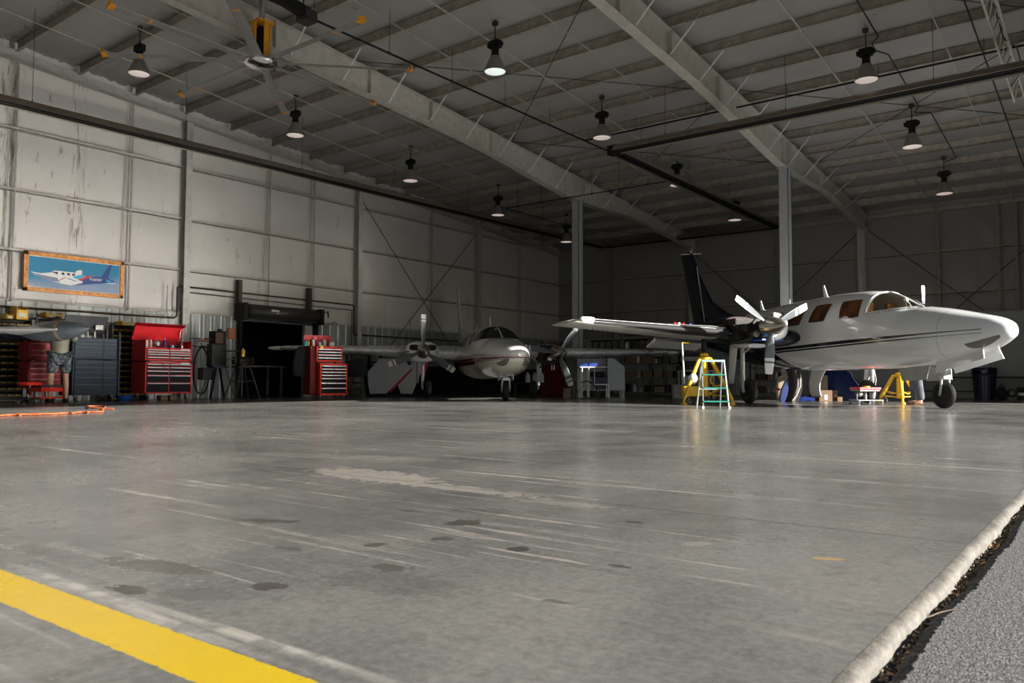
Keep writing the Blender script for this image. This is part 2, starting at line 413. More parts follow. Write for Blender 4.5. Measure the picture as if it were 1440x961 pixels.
def wheel_parts(parent, c, r, w, name='wheel', axis=(0, 1, 0)):
    c = Vector(c); ax = Vector(axis)
    tr = r*.34
    t = MB().torus(c, ax, r-tr, tr, 32, 14, sq=w/(2*tr))
    for k in (-.35, 0, .35): t.torus(c+ax*(w*.38*k), ax, r-.002-abs(k)*tr*.12, .006, 32, 6)
    t.build('tyre', mats['black_rubber'], parent)
    h = MB().lathe([(.001, -w*.38), (r*.42, -w*.38), (r*.5, -w*.30), (r*.5, w*.30), (r*.42, w*.38), (.001, w*.38)], c, ax, 24)
    for k in range(6):
        a = 2*pi*k/6; o = ax.orthogonal().normalized(); b = ax.cross(o)
        p = c+(o*cos(a)+b*sin(a))*r*.3
        for sg in (-1, 1): h.lathe([(.012, 0), (.012, .012)], p+ax*sg*w*.38, ax*sg, 8)
    for sg in (-1, 1): h.lathe([(r*.2, 0), (r*.16, .03), (.001, .035)], c+ax*sg*w*.38, ax*sg, 14)
    h.build('hub', mats['cylinder_metal'], parent)

def airfoil(le, te, y, z, th, n=14):
    pts = []
    ch = te-le
    def t(x): return 5*th*(.2969*sqrt(x)-.126*x-.3516*x*x+.2843*x**3-.1015*x**4)
    xs = [(1-cos(pi*i/n))/2 for i in range(n+1)]
    for x in reversed(xs): pts.append(Vector((le+x*ch, y, z+t(x)*ch*1.15)))
    for x in xs[1:-1]: pts.append(Vector((le+x*ch, y, z-t(x)*ch*.8)))
    return pts

def build_aircraft(P):
    zt = P['zt']
    root = empty('airplane', P['loc'], P['rz'], P['label'], 'airplane', P.get('group'))
    W = P['white']
    ws = P.get('open_windshield')
    # ---- fuselage
    NS, NT = 200, 72
    ss = [0.0, .01, .025, .05, .08]+[.12+(10.2-.12)*i/NS for i in range(NS+1)]
    def in_ws(p, m=0.0):
        s, z = p.x, p.z
        lo = zt(1.715+max(0, 2.5-s)*.085)
        return s < 2.56+m and s > 1.5 and z > lo-m and not (abs(p.y) < .02 and m == 0 and False)
    V = []; Fc = []; n = NT
    for s in ss:
        for k in range(NT): V.append(surf(s, 2*pi*k/NT, zt))
    for i in range(len(ss)-1):
        for j in range(NT):
            k = (j+1) % NT; q = (i*n+j, i*n+k, (i+1)*n+k, (i+1)*n+j)
            if ws:
                c = (V[q[0]]+V[q[1]]+V[q[2]]+V[q[3]])/4
                if in_ws(c): continue
            Fc.append(q)
    fm = MB(); fm.add(V, Fc, True); fm.add(V[:n], [tuple(range(n))]); fm.add(V[-n:], [tuple(range(n))])
    fus = fm.build('fuselage', P['fus_mat'], root)
    if ws:
        m = fus.modifiers.new('skin', 'SOLIDIFY'); m.thickness = .02; m.offset = -1
        g = MB(); gv = lambda u, v: surf(1.5+1.1*u, -1.75+3.5*v, zt, .006)
        A, B = 56, 72; pts = [gv(i/A, j/B) for i in range(A+1) for j in range(B+1)]; fs = []
        for i in range(A):
            for j in range(B):
                q = (i*(B+1)+j, (i+1)*(B+1)+j, (i+1)*(B+1)+j+1, i*(B+1)+j+1)
                c = (pts[q[0]]+pts[q[2]])/2
                if in_ws(c, .012): fs.append(q)
        g.add(pts, fs, True); pane = g.build('windshield', mats['clear'], root)
        sm = pane.modifiers.new('thick', 'SOLIDIFY'); sm.thickness = .006
        tr = MB()
        rear = []
        for k in range(25):
            zz = 1.70; thm = th_for_z(2.56, zt(1.71), zt); a = -thm+2*thm*k/24
            rear.append(surf(2.57-.03*(abs(a)/thm)**6, a, zt, .004))
        tr.tube(rear, .014, 6)
        for sd in (-1, 1):
            low = []
            for k in range(22):
                s = 2.56-(2.56-1.66)*k/21; z = min(zt(1.715+max(0, 2.5-s)*.085), interp(TOP, s) and zt(interp(TOP, s))-.004)
                low.append(surf(s, sd*th_for_z(s, z, zt), zt, .004))
            tr.tube(low, .010, 6)
        tr.tube([surf(s_, 0, zt, .006) for s_ in [1.78+.78*k/12 for k in range(13)]], .016, 6)
        tr.build('windshield_frame', mats['white_paint'], root)
        # cockpit seen through the glass
        gs = MB(); gs.grid(lambda u, v: Vector((1.62+.55*u, (-.5+1.0*v)*(.8+.25*u), zt(1.70+.10*u-.10*(2*v-1)**2))), 8, 10)
        gs.build('glareshield', mats['tan'], root)
        for sd in (-1, 1):
            st = MB(); st.box((2.75, sd*.28-.2, zt(1.0)), (2.9, sd*.28+.2, zt(1.72)), bev=.05); st.box((2.78, sd*.28-.12, zt(1.72)), (2.88, sd*.28+.12, zt(1.96)), bev=.04)
            st.box((2.35, sd*.28-.2, zt(.98)), (2.8, sd*.28+.2, zt(1.12)), bev=.04)
            st.build('cockpit_seat', mats['cabin_tan'], root)
            yk = MB(); yk.tube([(2.2, sd*.28, zt(1.5)), (2.42, sd*.28, zt(1.52))], .015, 8); yk.tube([(2.42, sd*.28-.15, zt(1.64)), (2.42, sd*.28-.13, zt(1.5)), (2.42, sd*.28+.13, zt(1.5)), (2.42, sd*.28+.15, zt(1.64))], .016, 8)
            yk.build('control_yoke', mats['black_paint'], root)
        mg = MB(); mg.sphere((2.05, .12, zt(1.93)), .045, 12, 8, (1, 1, 1)); mg.tube([(2.05, .12, zt(1.80)), (2.05, .12, zt(1.95))], .008, 6); mg.build('compass', mats['white_plastic'], root)
        bk = MB(); bk.box((3.35, -.40, zt(.95)), (3.39, .40, zt(1.93)), bev=.01); bk.build('cabin_bulkhead', mats['cabin_tan'], root)
    else:
        g = MB(); pts = []; A, B = 56, 72
        gv = lambda u, v: surf(1.5+1.1*u, -1.75+3.5*v, zt, .010)
        pts = [gv(i/A, j/B) for i in range(A+1) for j in range(B+1)]; fs = []
        for i in range(A):
            for j in range(B):
                q = (i*(B+1)+j, (i+1)*(B+1)+j, (i+1)*(B+1)+j+1, i*(B+1)+j+1); c = (pts[q[0]]+pts[q[2]])/2
                if in_ws(c): fs.append(q)
        g.add(pts, fs, True); g.build('windshield', mats['glass_dark'], root)
        MB().tube([surf(s_, 0, zt, .014) for s_ in [1.78+.78*k/12 for k in range(13)]], .014, 6).build('windshield_frame', mats['aircraft_white'], root)
    # ---- cabin windows, both sides
    wins = [(2.70, 3.22, 1.65, 2.00, .02), (3.55, 4.03, 1.64, 1.99, -.06), (4.29, 4.82, 1.61, 1.96, -.05), (5.02, 5.45, 1.60, 1.93, -.04)]
    for sd in (1, -1):
        for (a, b, z0, z1, ln) in wins:
            fr = MB().grid(side_pane(a-.02, b+.02, zt(z0-.02), zt(z1+.02), zt, sd, .003, ln), 14, 12).build('window_frame', P.get('winframe', W), root)
            MB().grid(side_pane(a, b, zt(z0), zt(z1), zt, sd, .008, ln), 14, 12).build('window', P['win_mat'], fr)
    # ---- fin and rudder
    fz = P['fz']
    finpts = [(7.15, 2.0, .02), (7.84, 2.16, .03), (8.55, 2.52, .04), (8.98, 3.03, .045), (9.26, 3.42, .045), (9.5, 3.92, .04), (9.56, 4.0, .03)]
    def le(z):
        for i in range(len(finpts)-1):
            if z <= finpts[i+1][1]: t = (z-finpts[i][1])/(finpts[i+1][1]-finpts[i][1]); return finpts[i][0]+t*(finpts[i+1][0]-finpts[i][0])
        return finpts[-1][0]
    def te(z): return 9.45+(z-1.9)/(4.03-1.9)*.72
    for part, f0, f1 in (('fin', 0, .66), ('rudder', .67, 1)):
        fn = MB(); rings = []
        for k in range(26):
            z = 1.95+(4.0-1.95)*k/25; a = le(max(2.0, z)); b = te(z); x0 = a+(b-a)*f0; x1 = a+(b-a)*f1
            if k >= 24: x0 += .04*(k-23)
            ring = []
            for q in range(13):
                u = q/12; x = x0+(x1-x0)*u; g_ = f0+(f1-f0)*u; th = .075*sqrt(max(g_, .0))*(1-g_)*1.9*(1-.4*(z-2)/2)+.004; ring.append(Vector((x, th, fz(z))))
            for q in range(12, -1, -1):
                u = q/12; x = x0+(x1-x0)*u; g_ = f0+(f1-f0)*u; th = .075*sqrt(max(g_, .0))*(1-g_)*1.9*(1-.4*(z-2)/2)+.004; ring.append(Vector((x, -th, fz(z))))
            rings.append(ring)
        fn.rings(rings); fn.build(part, P['tail_mat'], root)
    if P.get('fin_line'):
        MB().tube([(te(z)-.70+(2.9-z)*.10, .075*1.2*.6, fz(z)) for z in [2.0+.17*i for i in range(10)]], .010, 6).build('fin_stripe', mats['white_paint'], root)
        MB().tube([(9.62, -.32, fz(3.96)), (9.62, .32, fz(3.90))], .012, 6).tube([(9.62, 0, fz(3.93)), (9.62, 0, fz(4.02))], .02, 6).build('tail_antenna', mats['white_paint'], root)
    # ---- tailplane
    for sd in (1, -1):
        MB().rings([airfoil(8.95, 10.0, sd*.05, zt(1.74), .09), airfoil(9.25, 10.0, sd*1.2, zt(1.75), .085), airfoil(9.5, 10.05, sd*2.18, zt(1.76), .08)]).build('stabilizer', P['tail_mat'], root)
    # ---- wings
    zr, ztip = P['wz']; L = P['semi']
    for sd in (1, -1):
        Ls = L[0] if sd == 1 else L[1]
        lw = [(.45, 4.30, 6.75, zr, .16), (1.6, 4.32, 6.60, zr+(ztip-zr)*.22, .15), (3.2, 4.36, 6.2, zr+(ztip-zr)*.55, .135), (Ls-.35, 4.40, 5.68, ztip-.01, .12), (Ls-.12, 4.44, 5.62, ztip, .11), (Ls, 4.62, 5.58, ztip+.01, .06)]
        wing = MB().rings([airfoil(a, b, sd*y, z, t) for (y, a, b, z, t) in lw]).build('wing', P['wing_mat'], root)
        if P.get('boots'):
            def boot(i, sc, y0, y1, cut):
                rr = []
                for q in range(8):
                    t = q/7; y = y0+(y1-y0)*t; tt = (y-.45)/(Ls-.35-.45); lz = zr+(ztip-zr)*tt; a = 4.30+.10*tt; b = 6.75+(5.68-6.75)*tt; th = .16-.04*tt
                    sec = airfoil(a, b, sd*y, lz, th, 30)
                    up = [p for p in sec if p.x < a+cut[0]*(1) and p.z >= lz-1e-6]; dn = [p for p in sec if p.x < a+cut[1] and p.z < lz-1e-6]
                    rr.append([Vector((a+(p.x-a)*1.0-.006, p.y, p.z+(.004 if p.z > lz else -.004))) for p in up+dn])
                m_ = min(len(r) for r in rr); rr = [r[:m_] for r in rr]
                return MB().rings(rr, False, True, False)
            boot(0, 1, 2.3, Ls-.42, (.16, .26)).build('de_ice_boot', mats['black_rubber'], wing)
            tl = MB()
            for (y0, y1, o) in ((2.6, Ls-.45, .03), (2.4, Ls-.45, -.020)):  # upper line is the white edge; lower one is a reflection built solid
                pp = []
                for q in range(10):
                    y = y0+(y1-y0)*q/9; tt = (y-.45)/(Ls-.8); pp.append((4.30+.10*tt-.004+abs(o)*.35, sd*y, zr+(ztip-zr)*tt+(o*2.2 if o > 0 else .020)))
                tl.tube(pp, .005 if o > 0 else .004, 6)
            tl.build('leading_edge_strip_and_glint', mats['white_paint'], wing)
            # landing light with clear lens at the tip
            MB().lathe([(.05, -.16), (.062, -.1), (.066, .06), (.05, .12), (.001, .13)], (4.46, sd*(Ls-.28), ztip+.045), (0.15, sd*1, 0), 16).build('wingtip_light', mats['white_plastic'], wing)
            # rivets and drain fairings under the wing
            if sd == 1:
                for q in range(24): y = 2.6+(Ls-3.1)*q/23; MB().sphere((4.9, sd*y, zr+(ztip-zr)*(y-.45)/(Ls-.8)-.085), .016, 8, 5, (1, 1, .5)).build('rivet', mats['dark_metal'], wing)
            fl = MB().prism([(6.12, sd*1.7, zr-.05), (6.22, sd*1.7, zr+.01), (6.62, sd*1.7, zr-.16), (6.60, sd*1.7, zr-.18)], (0, sd*1.25, .05)); fl.build('flap', P['white'], wing)
        else:
            MB().lathe([(.045, -.12), (.055, 0), (.045, .2), (.001, .3)], (4.75, sd*(Ls+.01), ztip), (0.0, sd*1, 0), 14).build('tip_cap', mats['white_paint'], wing)
            bd = MB()
            for o in (.26, .34, .5): bd.rings([airfoil(4.39, 5.69, sd*(Ls-.36-o), ztip-.01, .13), airfoil(4.39, 5.69, sd*(Ls-.36-o-.03), ztip-.01, .13)])
            bd.build('tip_bands', P.get('stripe_m', mats['maroon']), wing)
    # ---- engines
    for sd in (1, -1):
        E_ = P['eng'][0 if sd == 1 else 1]; ly = sd*E_['lat']; ez = E_['z']
        eng = bpy.data.objects.new('engine', None); COL.objects.link(eng); eng.parent = root
        eng.location = (0, ly, ez)
        def sec(x, w, h, dz=0.0, n=32, ex=2.8):
            out = []
            for k in range(n):
                t = 2*pi*k/n; c, d = cos(t), sin(t)
                out.append(Vector((x, w*(abs(c)**(2/ex))*(1 if c >= 0 else -1), dz+h*(abs(d)**(2/ex))*(1 if d >= 0 else -1))))
            return out
        aft = E_.get('aft', 6.9)
        if E_['cowl']:
            cw = MB().rings([sec(3.72, .20, .14), sec(3.73, .33, .21), sec(3.80, .40, .25), sec(4.1, .43, .27), sec(4.6, .43, .27, .0), sec(5.4, .36, .22, .02), sec(6.3, .2, .13, .03), sec(aft, .03, .03, .04)])
            cw.build('nacelle', E_['mat'], eng)
            for q in (-1, 1):
                MB().rings([sec(3.712, .105, .062, .115, 20, 3.2), sec(3.72, .115, .075, .115, 20, 3.2)]).build('air_intake', mats['black_paint'], eng).location = (0, q*.225, -.02)
            for o, h_ in ((-.01, .022), (-.055, .012)):
                st = MB().rings([sec(x, w*1.008, h_, o+.0, 32, 6) for x, w in ((3.742, .35), (3.80, .401), (4.1, .431), (4.6, .431), (5.4, .361))]); st.build('cowl_stripe', P.get('stripe_m', mats['maroon']), eng)
        else:
            nc = MB().rings([sec(4.62, .40, .26), sec(4.7, .42, .27), sec(5.4, .37, .24, .02), sec(6.3, .2, .13, .03), sec(aft, .03, .03, .04)]); nc.build('nacelle', E_['mat'], eng)
            bl = MB(); bl.box((3.86, -.14, -.16), (4.55, .14, .02), bev=.03)
            bl.lathe([(.10, 0), (.09, .25), (.12, .28)], (3.70, 0, -.0), (1, 0, 0), 16)
            bl.box((4.3, -.32, -.24), (4.64, .32, .20), bev=.04); bl.build('crankcase', mats['cylinder_metal'], eng)
            for q in (-1, 1):
                for k in range(3):
                    c = MB(); x = 4.0+k*.19
                    for f in range(7): c.lathe([(.075, 0), (.075, .010)], (x, q*(.15+f*.024), -.02), (0, q, 0), 16)
                    c.lathe([(.055, 0), (.058, .19)], (x, q*.14, -.02), (0, q, 0), 14); c.box((x-.07, q*.32-.02, -.09), (x+.07, q*.32+.04, .06), bev=.02)
                    c.build('cylinder', mats['cylinder_metal'], eng)
            pl = MB()
            rnd = random.Random(3 if sd == 1 else 5)
            for k in range(14):
                a = Vector((3.9+rnd.random()*.7, rnd.uniform(-.33, .33), rnd.uniform(-.30, .2))); b = a+Vector((rnd.uniform(-.25, .25), rnd.uniform(-.12, .12), rnd.uniform(-.16, .16))); c = b+Vector((rnd.uniform(-.1, .2), rnd.uniform(-.1, .1), rnd.uniform(-.1, .1)))
                pl.tube([a, (a+b)/2+Vector((0, 0, .03)), b, c], rnd.choice([.009, .014, .022]), 8)
            pl.build('hoses', mats['black_rubber'], eng)
            ex = MB(); ex.tube([(3.95, .2, -.22), (4.2, .24, -.28), (4.5, .2, -.27), (4.75, .12, -.24)], .04, 12); ex.tube([(3.95, -.2, -.22), (4.2, -.24, -.28), (4.5, -.2, -.27)], .04, 12)
            ex.lathe([(.11, -.05), (.13, 0), (.11, .06), (.05, .09)], (4.45, .22, -.12), (0, 1, 0), 18); ex.build('exhaust', mats['dark_metal'], eng)
            ac = MB(); ac.lathe([(.05, 0), (.05, .12), (.02, .13)], (3.92, .15, -.14), (1, 0, 0), 16); ac.lathe([(.065, 0), (.065, .03)], (3.84, .15, -.14), (1, 0, 0), 18); ac.build('alternator', mats['aluminium'], eng)
            fw = MB().rings([sec(4.60, .39, .25), sec(4.64, .40, .26)]); fw.build('firewall', mats['brown'], eng)
            if sd == 1:
                # nose bowl of the cowling left on, painted white
                nb = MB(); o = sec(3.68, .42, .26, 0, 40); i_ = sec(3.66, .30, .17, 0, 40); o2 = sec(3.80, .45, .275, 0, 40)
                pts = [(o[k], i_[k], o2[k]) for k in range(40)]
                sel = [k for k in range(40) if pts[k][0].y < -.05]
                sel = sorted(sel, key=lambda k: atan2(pts[k][0].z, pts[k][0].y) % (2*pi))
                for r in range(2):
                    A_ = [pts[k][1-r] if r else pts[k][1] for k in sel]
                nb.rings([[pts[k][1], pts[k][0], pts[k][2]] for k in sel], False, True, False)
                nbo = nb.build('nose_bowl', P['white'], eng); md = nbo.modifiers.new('s', 'SOLIDIFY'); md.thickness = .02
                tb = MB(); tb.box((3.75, -.40, -.27), (4.35, .10, -.24), bev=.01); tb.build('lower_cowl', mats['blue_plastic'], eng)
                lc = MB(); lc.rings([sec(4.05, .20, .04, -.36, 24), sec(4.2, .24, .06, -.35, 24), sec(4.6, .22, .06, -.34, 24), sec(4.8, .1, .04, -.3, 24)]); lc.build('intake_scoop', P['white'], eng)
        sp = MB().lathe([(.19, .06), (.19, 0), (.185, -.08), (.165, -.20), (.12, -.34), (.06, -.45), (.012, -.50), (.001, -.505)], (3.66, 0, 0), (1, 0, 0), 28); 
        spo = sp.build('spinner', mats['cylinder_metal'] if E_.get('dull') else mats['spinner'], eng)
        for a in E_['ang']:
            b = blade_mesh().build('propeller_blade', P['blade'], eng)
            b.location = (3.6, 0, 0); b.rotation_euler = (a, 0, 0)
    # ---- landing gear
    for sd in (1, -1):
        g = bpy.data.objects.new('landing_gear', None); COL.objects.link(g); g.parent = root
        wx, wy, wr = P['main']; wy *= sd
        s_ = MB(); s_.tube([(wx, wy*1.02, zr-.05), (wx, wy*1.02, wr+.22)], .045, 14); s_.tube([(wx, wy*1.02, wr+.26), (wx, wy*1.02, wr)], .030, 12)
        s_.tube([(wx, wy*1.02, wr), (wx, wy, wr)], .03, 10); s_.tube([(wx-.02, wy*1.02, zr-.30), (wx-.35, wy*.9, zr-.05)], .018, 8)
        s_.tube([(wx+.03, wy*1.02, wr+.40), (wx+.14, wy*1.02, wr+.24), (wx+.04, wy*1.02, wr+.05)], .016, 8)
        s_.tube([(wx-.03, wy*1.04, wr+.45), (wx-.08, wy*1.04, wr+.25), (wx-.03, wy*1.04, wr+.05)], .009, 6)
        s_.build('strut', mats['steel_grey'], g); wheel_parts(g, (wx, wy-.11*sd, wr), wr, .17)
        d = MB(); d.grid(lambda u, v: Vector((wx+.02+.30*v*(1-.35*u)+.16*u, wy*1.02+sd*(.10+.05*sin(v*3)), zr-.12-(zr-wr-.28)*u)), 6, 6); do = d.build('gear_door', P['white'], g); do.modifiers.new('s', 'SOLIDIFY').thickness = .015
    if P.get('belly_doors'):
        for sd, y0, x0, m_ in ((1, .30, 3.98, P['white']), (-1, -.05, 4.25, P['white'])):
            d = MB(); 
            def fn(u, v, y0=y0, x0=x0): 
                z = .70-.56*v; return Vector((x0+.42*u+.16*sin(v*1.5)*(1-u)*.8-.05*v, y0+.10*sin(v*2.6)*1.0, z))
            d.grid(fn, 8, 12); do = d.build('gear_door', m_, root); do.modifiers.new('s', 'SOLIDIFY').thickness = .02
            break
    g = bpy.data.objects.new('nose_gear', None); COL.objects.link(g); g.parent = root
    nx, nr = P['nose']; zb = zt(.80)
    s_ = MB(); s_.tube([(nx-.02, 0, zb), (nx-.05, 0, nr*2+.10)], .038, 14); s_.box((nx-.09, -.085, nr*2+.03), (nx+.02, .085, nr*2+.10), bev=.02)
    for q in (-1, 1): s_.tube([(nx-.04, q*.08, nr*2+.08), (nx-.03, q*.09, nr*1.5), (nx, q*.085, nr)], .022, 8)
    s_.tube([(nx, -.09, nr), (nx, .09, nr)], .02, 8); s_.tube([(nx+.02, 0, nr*2+.14), (nx+.45, 0, zb-.02)], .022, 8); s_.tube([(nx-.08, 0, nr*2+.3), (nx-.14, 0, nr*2+.2), (nx-.08, 0, nr*2+.1)], .012, 6)
    s_.build('strut', mats['chrome_dull'], g); wheel_parts(g, (nx, 0, nr), nr, .14)
    for q in (-1, 1):
        if P.get('big_nose_doors'):
            d = MB(); d.prism([(nx+.05, q*.22, zt(.74)), (nx+.75, q*.22, zt(.70)), (nx+.62, q*.27, zt(.47)), (nx+.08, q*.27, zt(.49))], (0, q*.018, 0)); d.build('nose_gear_door', P['door_m'], root)
            d = MB(); d.prism([(nx-.02, q*.16, zt(.80)), (nx-.30, q*.16, zt(.91)), (nx-.95, q*.16, zt(1.0)), (nx-1.0, q*.2, zt(.83)), (nx-.06, q*.2, zt(.60))], (0, q*.018, 0)); d.build('nose_gear_door', P['white'], root)
        else:
            d = MB(); d.prism([(nx-.2, q*.13, zt(.84)), (nx+.15, q*.13, zt(.80)), (nx+.12, q*.15, zt(.62)), (nx-.15, q*.15, zt(.66))], (0, q*.012, 0)); d.build('nose_gear_door', P['white'], root)
    # landing light opening under the nose
    for q in (1, -1):
        MB().grid(lambda u, v: surf(.13+.50*u, q*(1.98+.04*u+.62*(sin(pi*min(1, u*.9+.1))**.6)*v), zt, .004), 16, 8).build('landing_light', mats['lens_grey'], root)
    for (x, h, th) in P['antennas']:
        b0 = surf(x, 0, zt).z; MB().prism([(x-.04, -.008, b0-.02), (x+.09, -.008, b0-.02), (x+.115, -.008, b0+h), (x+.075, -.008, b0+h)], (0, .016, 0)).build('antenna', mats['white_paint'], root)
    if P.get('whip'):
        b0 = surf(3.29, 0, zt).z; MB().tube([(3.29, 0, b0-.02), (3.31, 0, b0+.46)], [.008, .004], 6).build('whip_antenna', mats['black_paint'], root)
    return root

def fuse_mat(name, kind):
    t = MT(name, (.72, .73, .73), .13); t.b.inputs['Coat Weight'].default_value = .7; t.b.inputs['Coat Roughness'].default_value = .05
    s, y, z = t.xyz(); n = t.noise(1.6, 3, .5)
    if kind == 'navy':
        col = t.mix(n.smooth(.3, .7), (.78, .80, .81), (.82, .84, .85))
        for off, w0, w1 in ((0.0, .006, .032), (-.062, .003, .016)):
            d = (z-(s*(-.031)+1.305+off)).abs(); w = s.smooth(.35, 3.2, w0, w1)
            col = t.mix(d.lt(w)*s.gt(.35)*s.lt(5.2), col, (.006, .008, .02))
        nv = (s-((z-.70)*1.5+4.72)).gt(0)
        pb = ((s-1.05).abs().lt(.004))
        col = t.mix(pb, col, (.35, .35, .35))
        col = t.mix(nv, col, (.006, .009, .022))
    else:
        col = t.mix(z.smooth(.84, .92), (.62, .62, .52), (.80, .81, .82))
        d = z-(.905)
        for a, w0, w1, c in ((0.0, .018, .085, (.16, .012, .018)), (.05, .004, .010, (.75, .74, .7)), (-.02, .003, .006, (.6, .5, .4)), (-.095, .004, .014, (.02, .01, .01)), (.11, .004, .012, (.30, .02, .03))):
            w = s.smooth(.05, 2.6, w0, w1); o = s.smooth(0, 2.2, a*.35, a)
            col = t.mix(((z-.955)-o).abs().lt(w), col, c)
    t.col(col); t.rgh(n.smooth(.3, .7, .10, .2)); return t.m
mats['fus_navy'] = fuse_mat('white_navy_airframe_paint', 'navy'); mats['fus_red'] = fuse_mat('white_maroon_airframe_paint', 'red')
mk('spinner', (.55, .52, .46), .22, .9, var=.1)
mk('chrome_dull', (.55, .56, .55), .35, .3)
mk('lens_grey', (.16, .155, .13), .12)
mk('window_bronze', (.13, .05, .015), .06, var=.6, scale=2.2)
mk('wing_white', (.60, .59, .55), .22, var=.05)
mk('wing_silver', (.62, .63, .64), .28, .12, var=.05)
def wing_navy():
    t = MT('wing_white_navy_root', (.6, .59, .55), .25); x, y, z = t.xyz(); n = t.noise(3, 4)
    col = t.mix(n.smooth(.3, .7), (.52, .51, .47), (.60, .59, .55)); t.col(t.mix(y.abs().lt(2.42), col, (.008, .010, .022))); return t.m
mats['wing_navy'] = wing_navy()
mk('door_grey', (.42, .43, .40), .35)

def place(nose, phi):
    n = RF(nose[0], nose[1]); u = R0*sin(phi)-F0*cos(phi); a = -u
    return (n.x, n.y, 0), atan2(a.y, a.x)
loc1, rz1 = place((7.85, 12.33), radians(18))
ac1 = build_aircraft(dict(loc=loc1, rz=rz1, label='white twin-propeller airplane with navy tail and navy side stripes, jacked up at right', zt=lambda z: z, fz=lambda z: z,
    white=mats['aircraft_white'], fus_mat=mats['fus_navy'], tail_mat=mats['navy'], wing_mat=mats['wing_navy'], win_mat=mats['window_bronze'], open_windshield=True, fin_line=True,
    wz=(1.34, 1.56), semi=(5.62, 5.62), boots=True, blade=mats['blade_a'], main=(4.85, 1.62, .25), nose=(1.39, .235), belly_doors=True, big_nose_doors=True, door_m=mats['door_grey'], whip=True,
    eng=[dict(lat=1.86, z=1.52, cowl=False, mat=mats['navy'], ang=[radians(-56), radians(64), radians(184)], dull=False), dict(lat=1.86, z=1.52, cowl=True, mat=mats['navy'], ang=[radians(0), radians(120), radians(240)])],
    antennas=[(4.26, .26, 0), (6.43, .24, 0)]))
loc2, rz2 = place((.132, 16.73), .2)
ac2 = build_aircraft(dict(loc=loc2, rz=rz2, label='white twin-propeller airplane with maroon stripes facing the camera in the middle of the hangar', zt=lambda z: z*.87-.09, fz=lambda z: (z-2)*.95+1.64,
    white=mats['aircraft_white'], fus_mat=mats['fus_red'], tail_mat=mats['aircraft_white'], wing_mat=mats['wing_silver'], win_mat=mats['glass_dark'],
    wz=(1.18, 1.28), semi=(5.25, 5.35), blade=mats['blade_b'], main=(4.85, 1.55, .24), nose=(1.39, .215), stripe_m=mats['maroon'],
    eng=[dict(lat=1.68, z=1.20, cowl=True, mat=mats['aircraft_white'], ang=[radians(0), radians(122), radians(-112)]), dict(lat=1.82, z=1.20, cowl=False, mat=mats['aircraft_white'], ang=[radians(38), radians(158), radians(-82)], dull=False)],
    antennas=[(3.4, .26, 0), (5.6, .26, 0)]))
# ------------------------------------------------------------------ hangar shell
XW, YB, XO = -18.8, 27.45, -.5
YN = -2.5  # near end pulled in behind the camera to cut sky light
def deck(y): return 8.30-.08*abs(y) if y > 0 else 8.30-.08*abs(y)
def pur(y): return deck(y)-.24
def S(o): o['kind'] = 'structure'; return o
trim_n = [0]
def trim(mb, mat):
    trim_n[0] += 1; return S(mb.build('trim_%d' % trim_n[0], mat))

# floor slab with its rounded outer edge
def fl(u, v): return Vector((XW-.2+(XO+.17-XW+.2)*u, YN-1+(YB-YN+1.4)*v, 0))
fm = MB(); fm.box((XW-.3, YN-1, -.25), (-.348, YB+.3, 0)); S(fm.build('floor', mats['concrete']))
ed = MB(); rnd = random.Random(2)
ys = [YN-1+i*.03 if False else 0 for i in range(0)]
def edge_x(y): return -.322+.003*sin(y*7.3)+.002*sin(y*23.1)
yy = [YN-1, -2, 0]+[.3+.02*i for i in range(200)]+[4.4+.2*i for i in range(60)]+[YB]
rings = []
for y in yy:
    e = edge_x(y)+rnd.uniform(-.002, .002)
    rings.append([Vector((-.36, y, -.001)), Vector((-.347, y, .0003)), Vector((e-.014, y, -.001)), Vector((e-.005, y, -.004)), Vector((e, y, -.012)), Vector((e+.003, y, -.12)), Vector((-.353, y, -.12))])
trim(MB().rings(rings, True, True), mats['slab_edge'])
# asphalt apron outside, with a ragged edge beside the gap
def ax(y): return -.294+.006*sin(y*3.1)+.004*sin(y*9.7+1)
V = []; Fc = []
ya = [-40, -9, -2]+[.2+.012*i for i in range(500)]+[6.4, 8, 12, 20, 40, 90]
for i, y in enumerate(ya):
    a = ax(y)+rnd.uniform(-.004, .004)
    for p in ((a-.01, -.15), (a, -.016), (a+.02, -.009), (a+.3, -.006), (3, -.006), (90, -.006)): V.append((p[0], y, p[1]))
for i in range(len(ya)-1):
    for j in range(5): Fc.append((i*6+j, i*6+6+j, i*6+7+j, i*6+1+j))
am = MB(); am.add(V, Fc); ap = am.build('asphalt_apron', mats['asphalt']); S(ap)
gp = MB(); gp.add([(-.40, -9, -.045), (-.2, -9, -.045), (-.2, 90, -.045), (-.40, 90, -.045)], [(0, 1, 2, 3)]); S(gp.build('ground', mats['dirt']))
og = MB(); og.add([(-120, -120, -.3), (120, -120, -.3), (120, 120, -.3), (-120, 120, -.3)], [(0, 1, 2, 3)]); S(og.build('ground_beyond', mats['asphalt']))

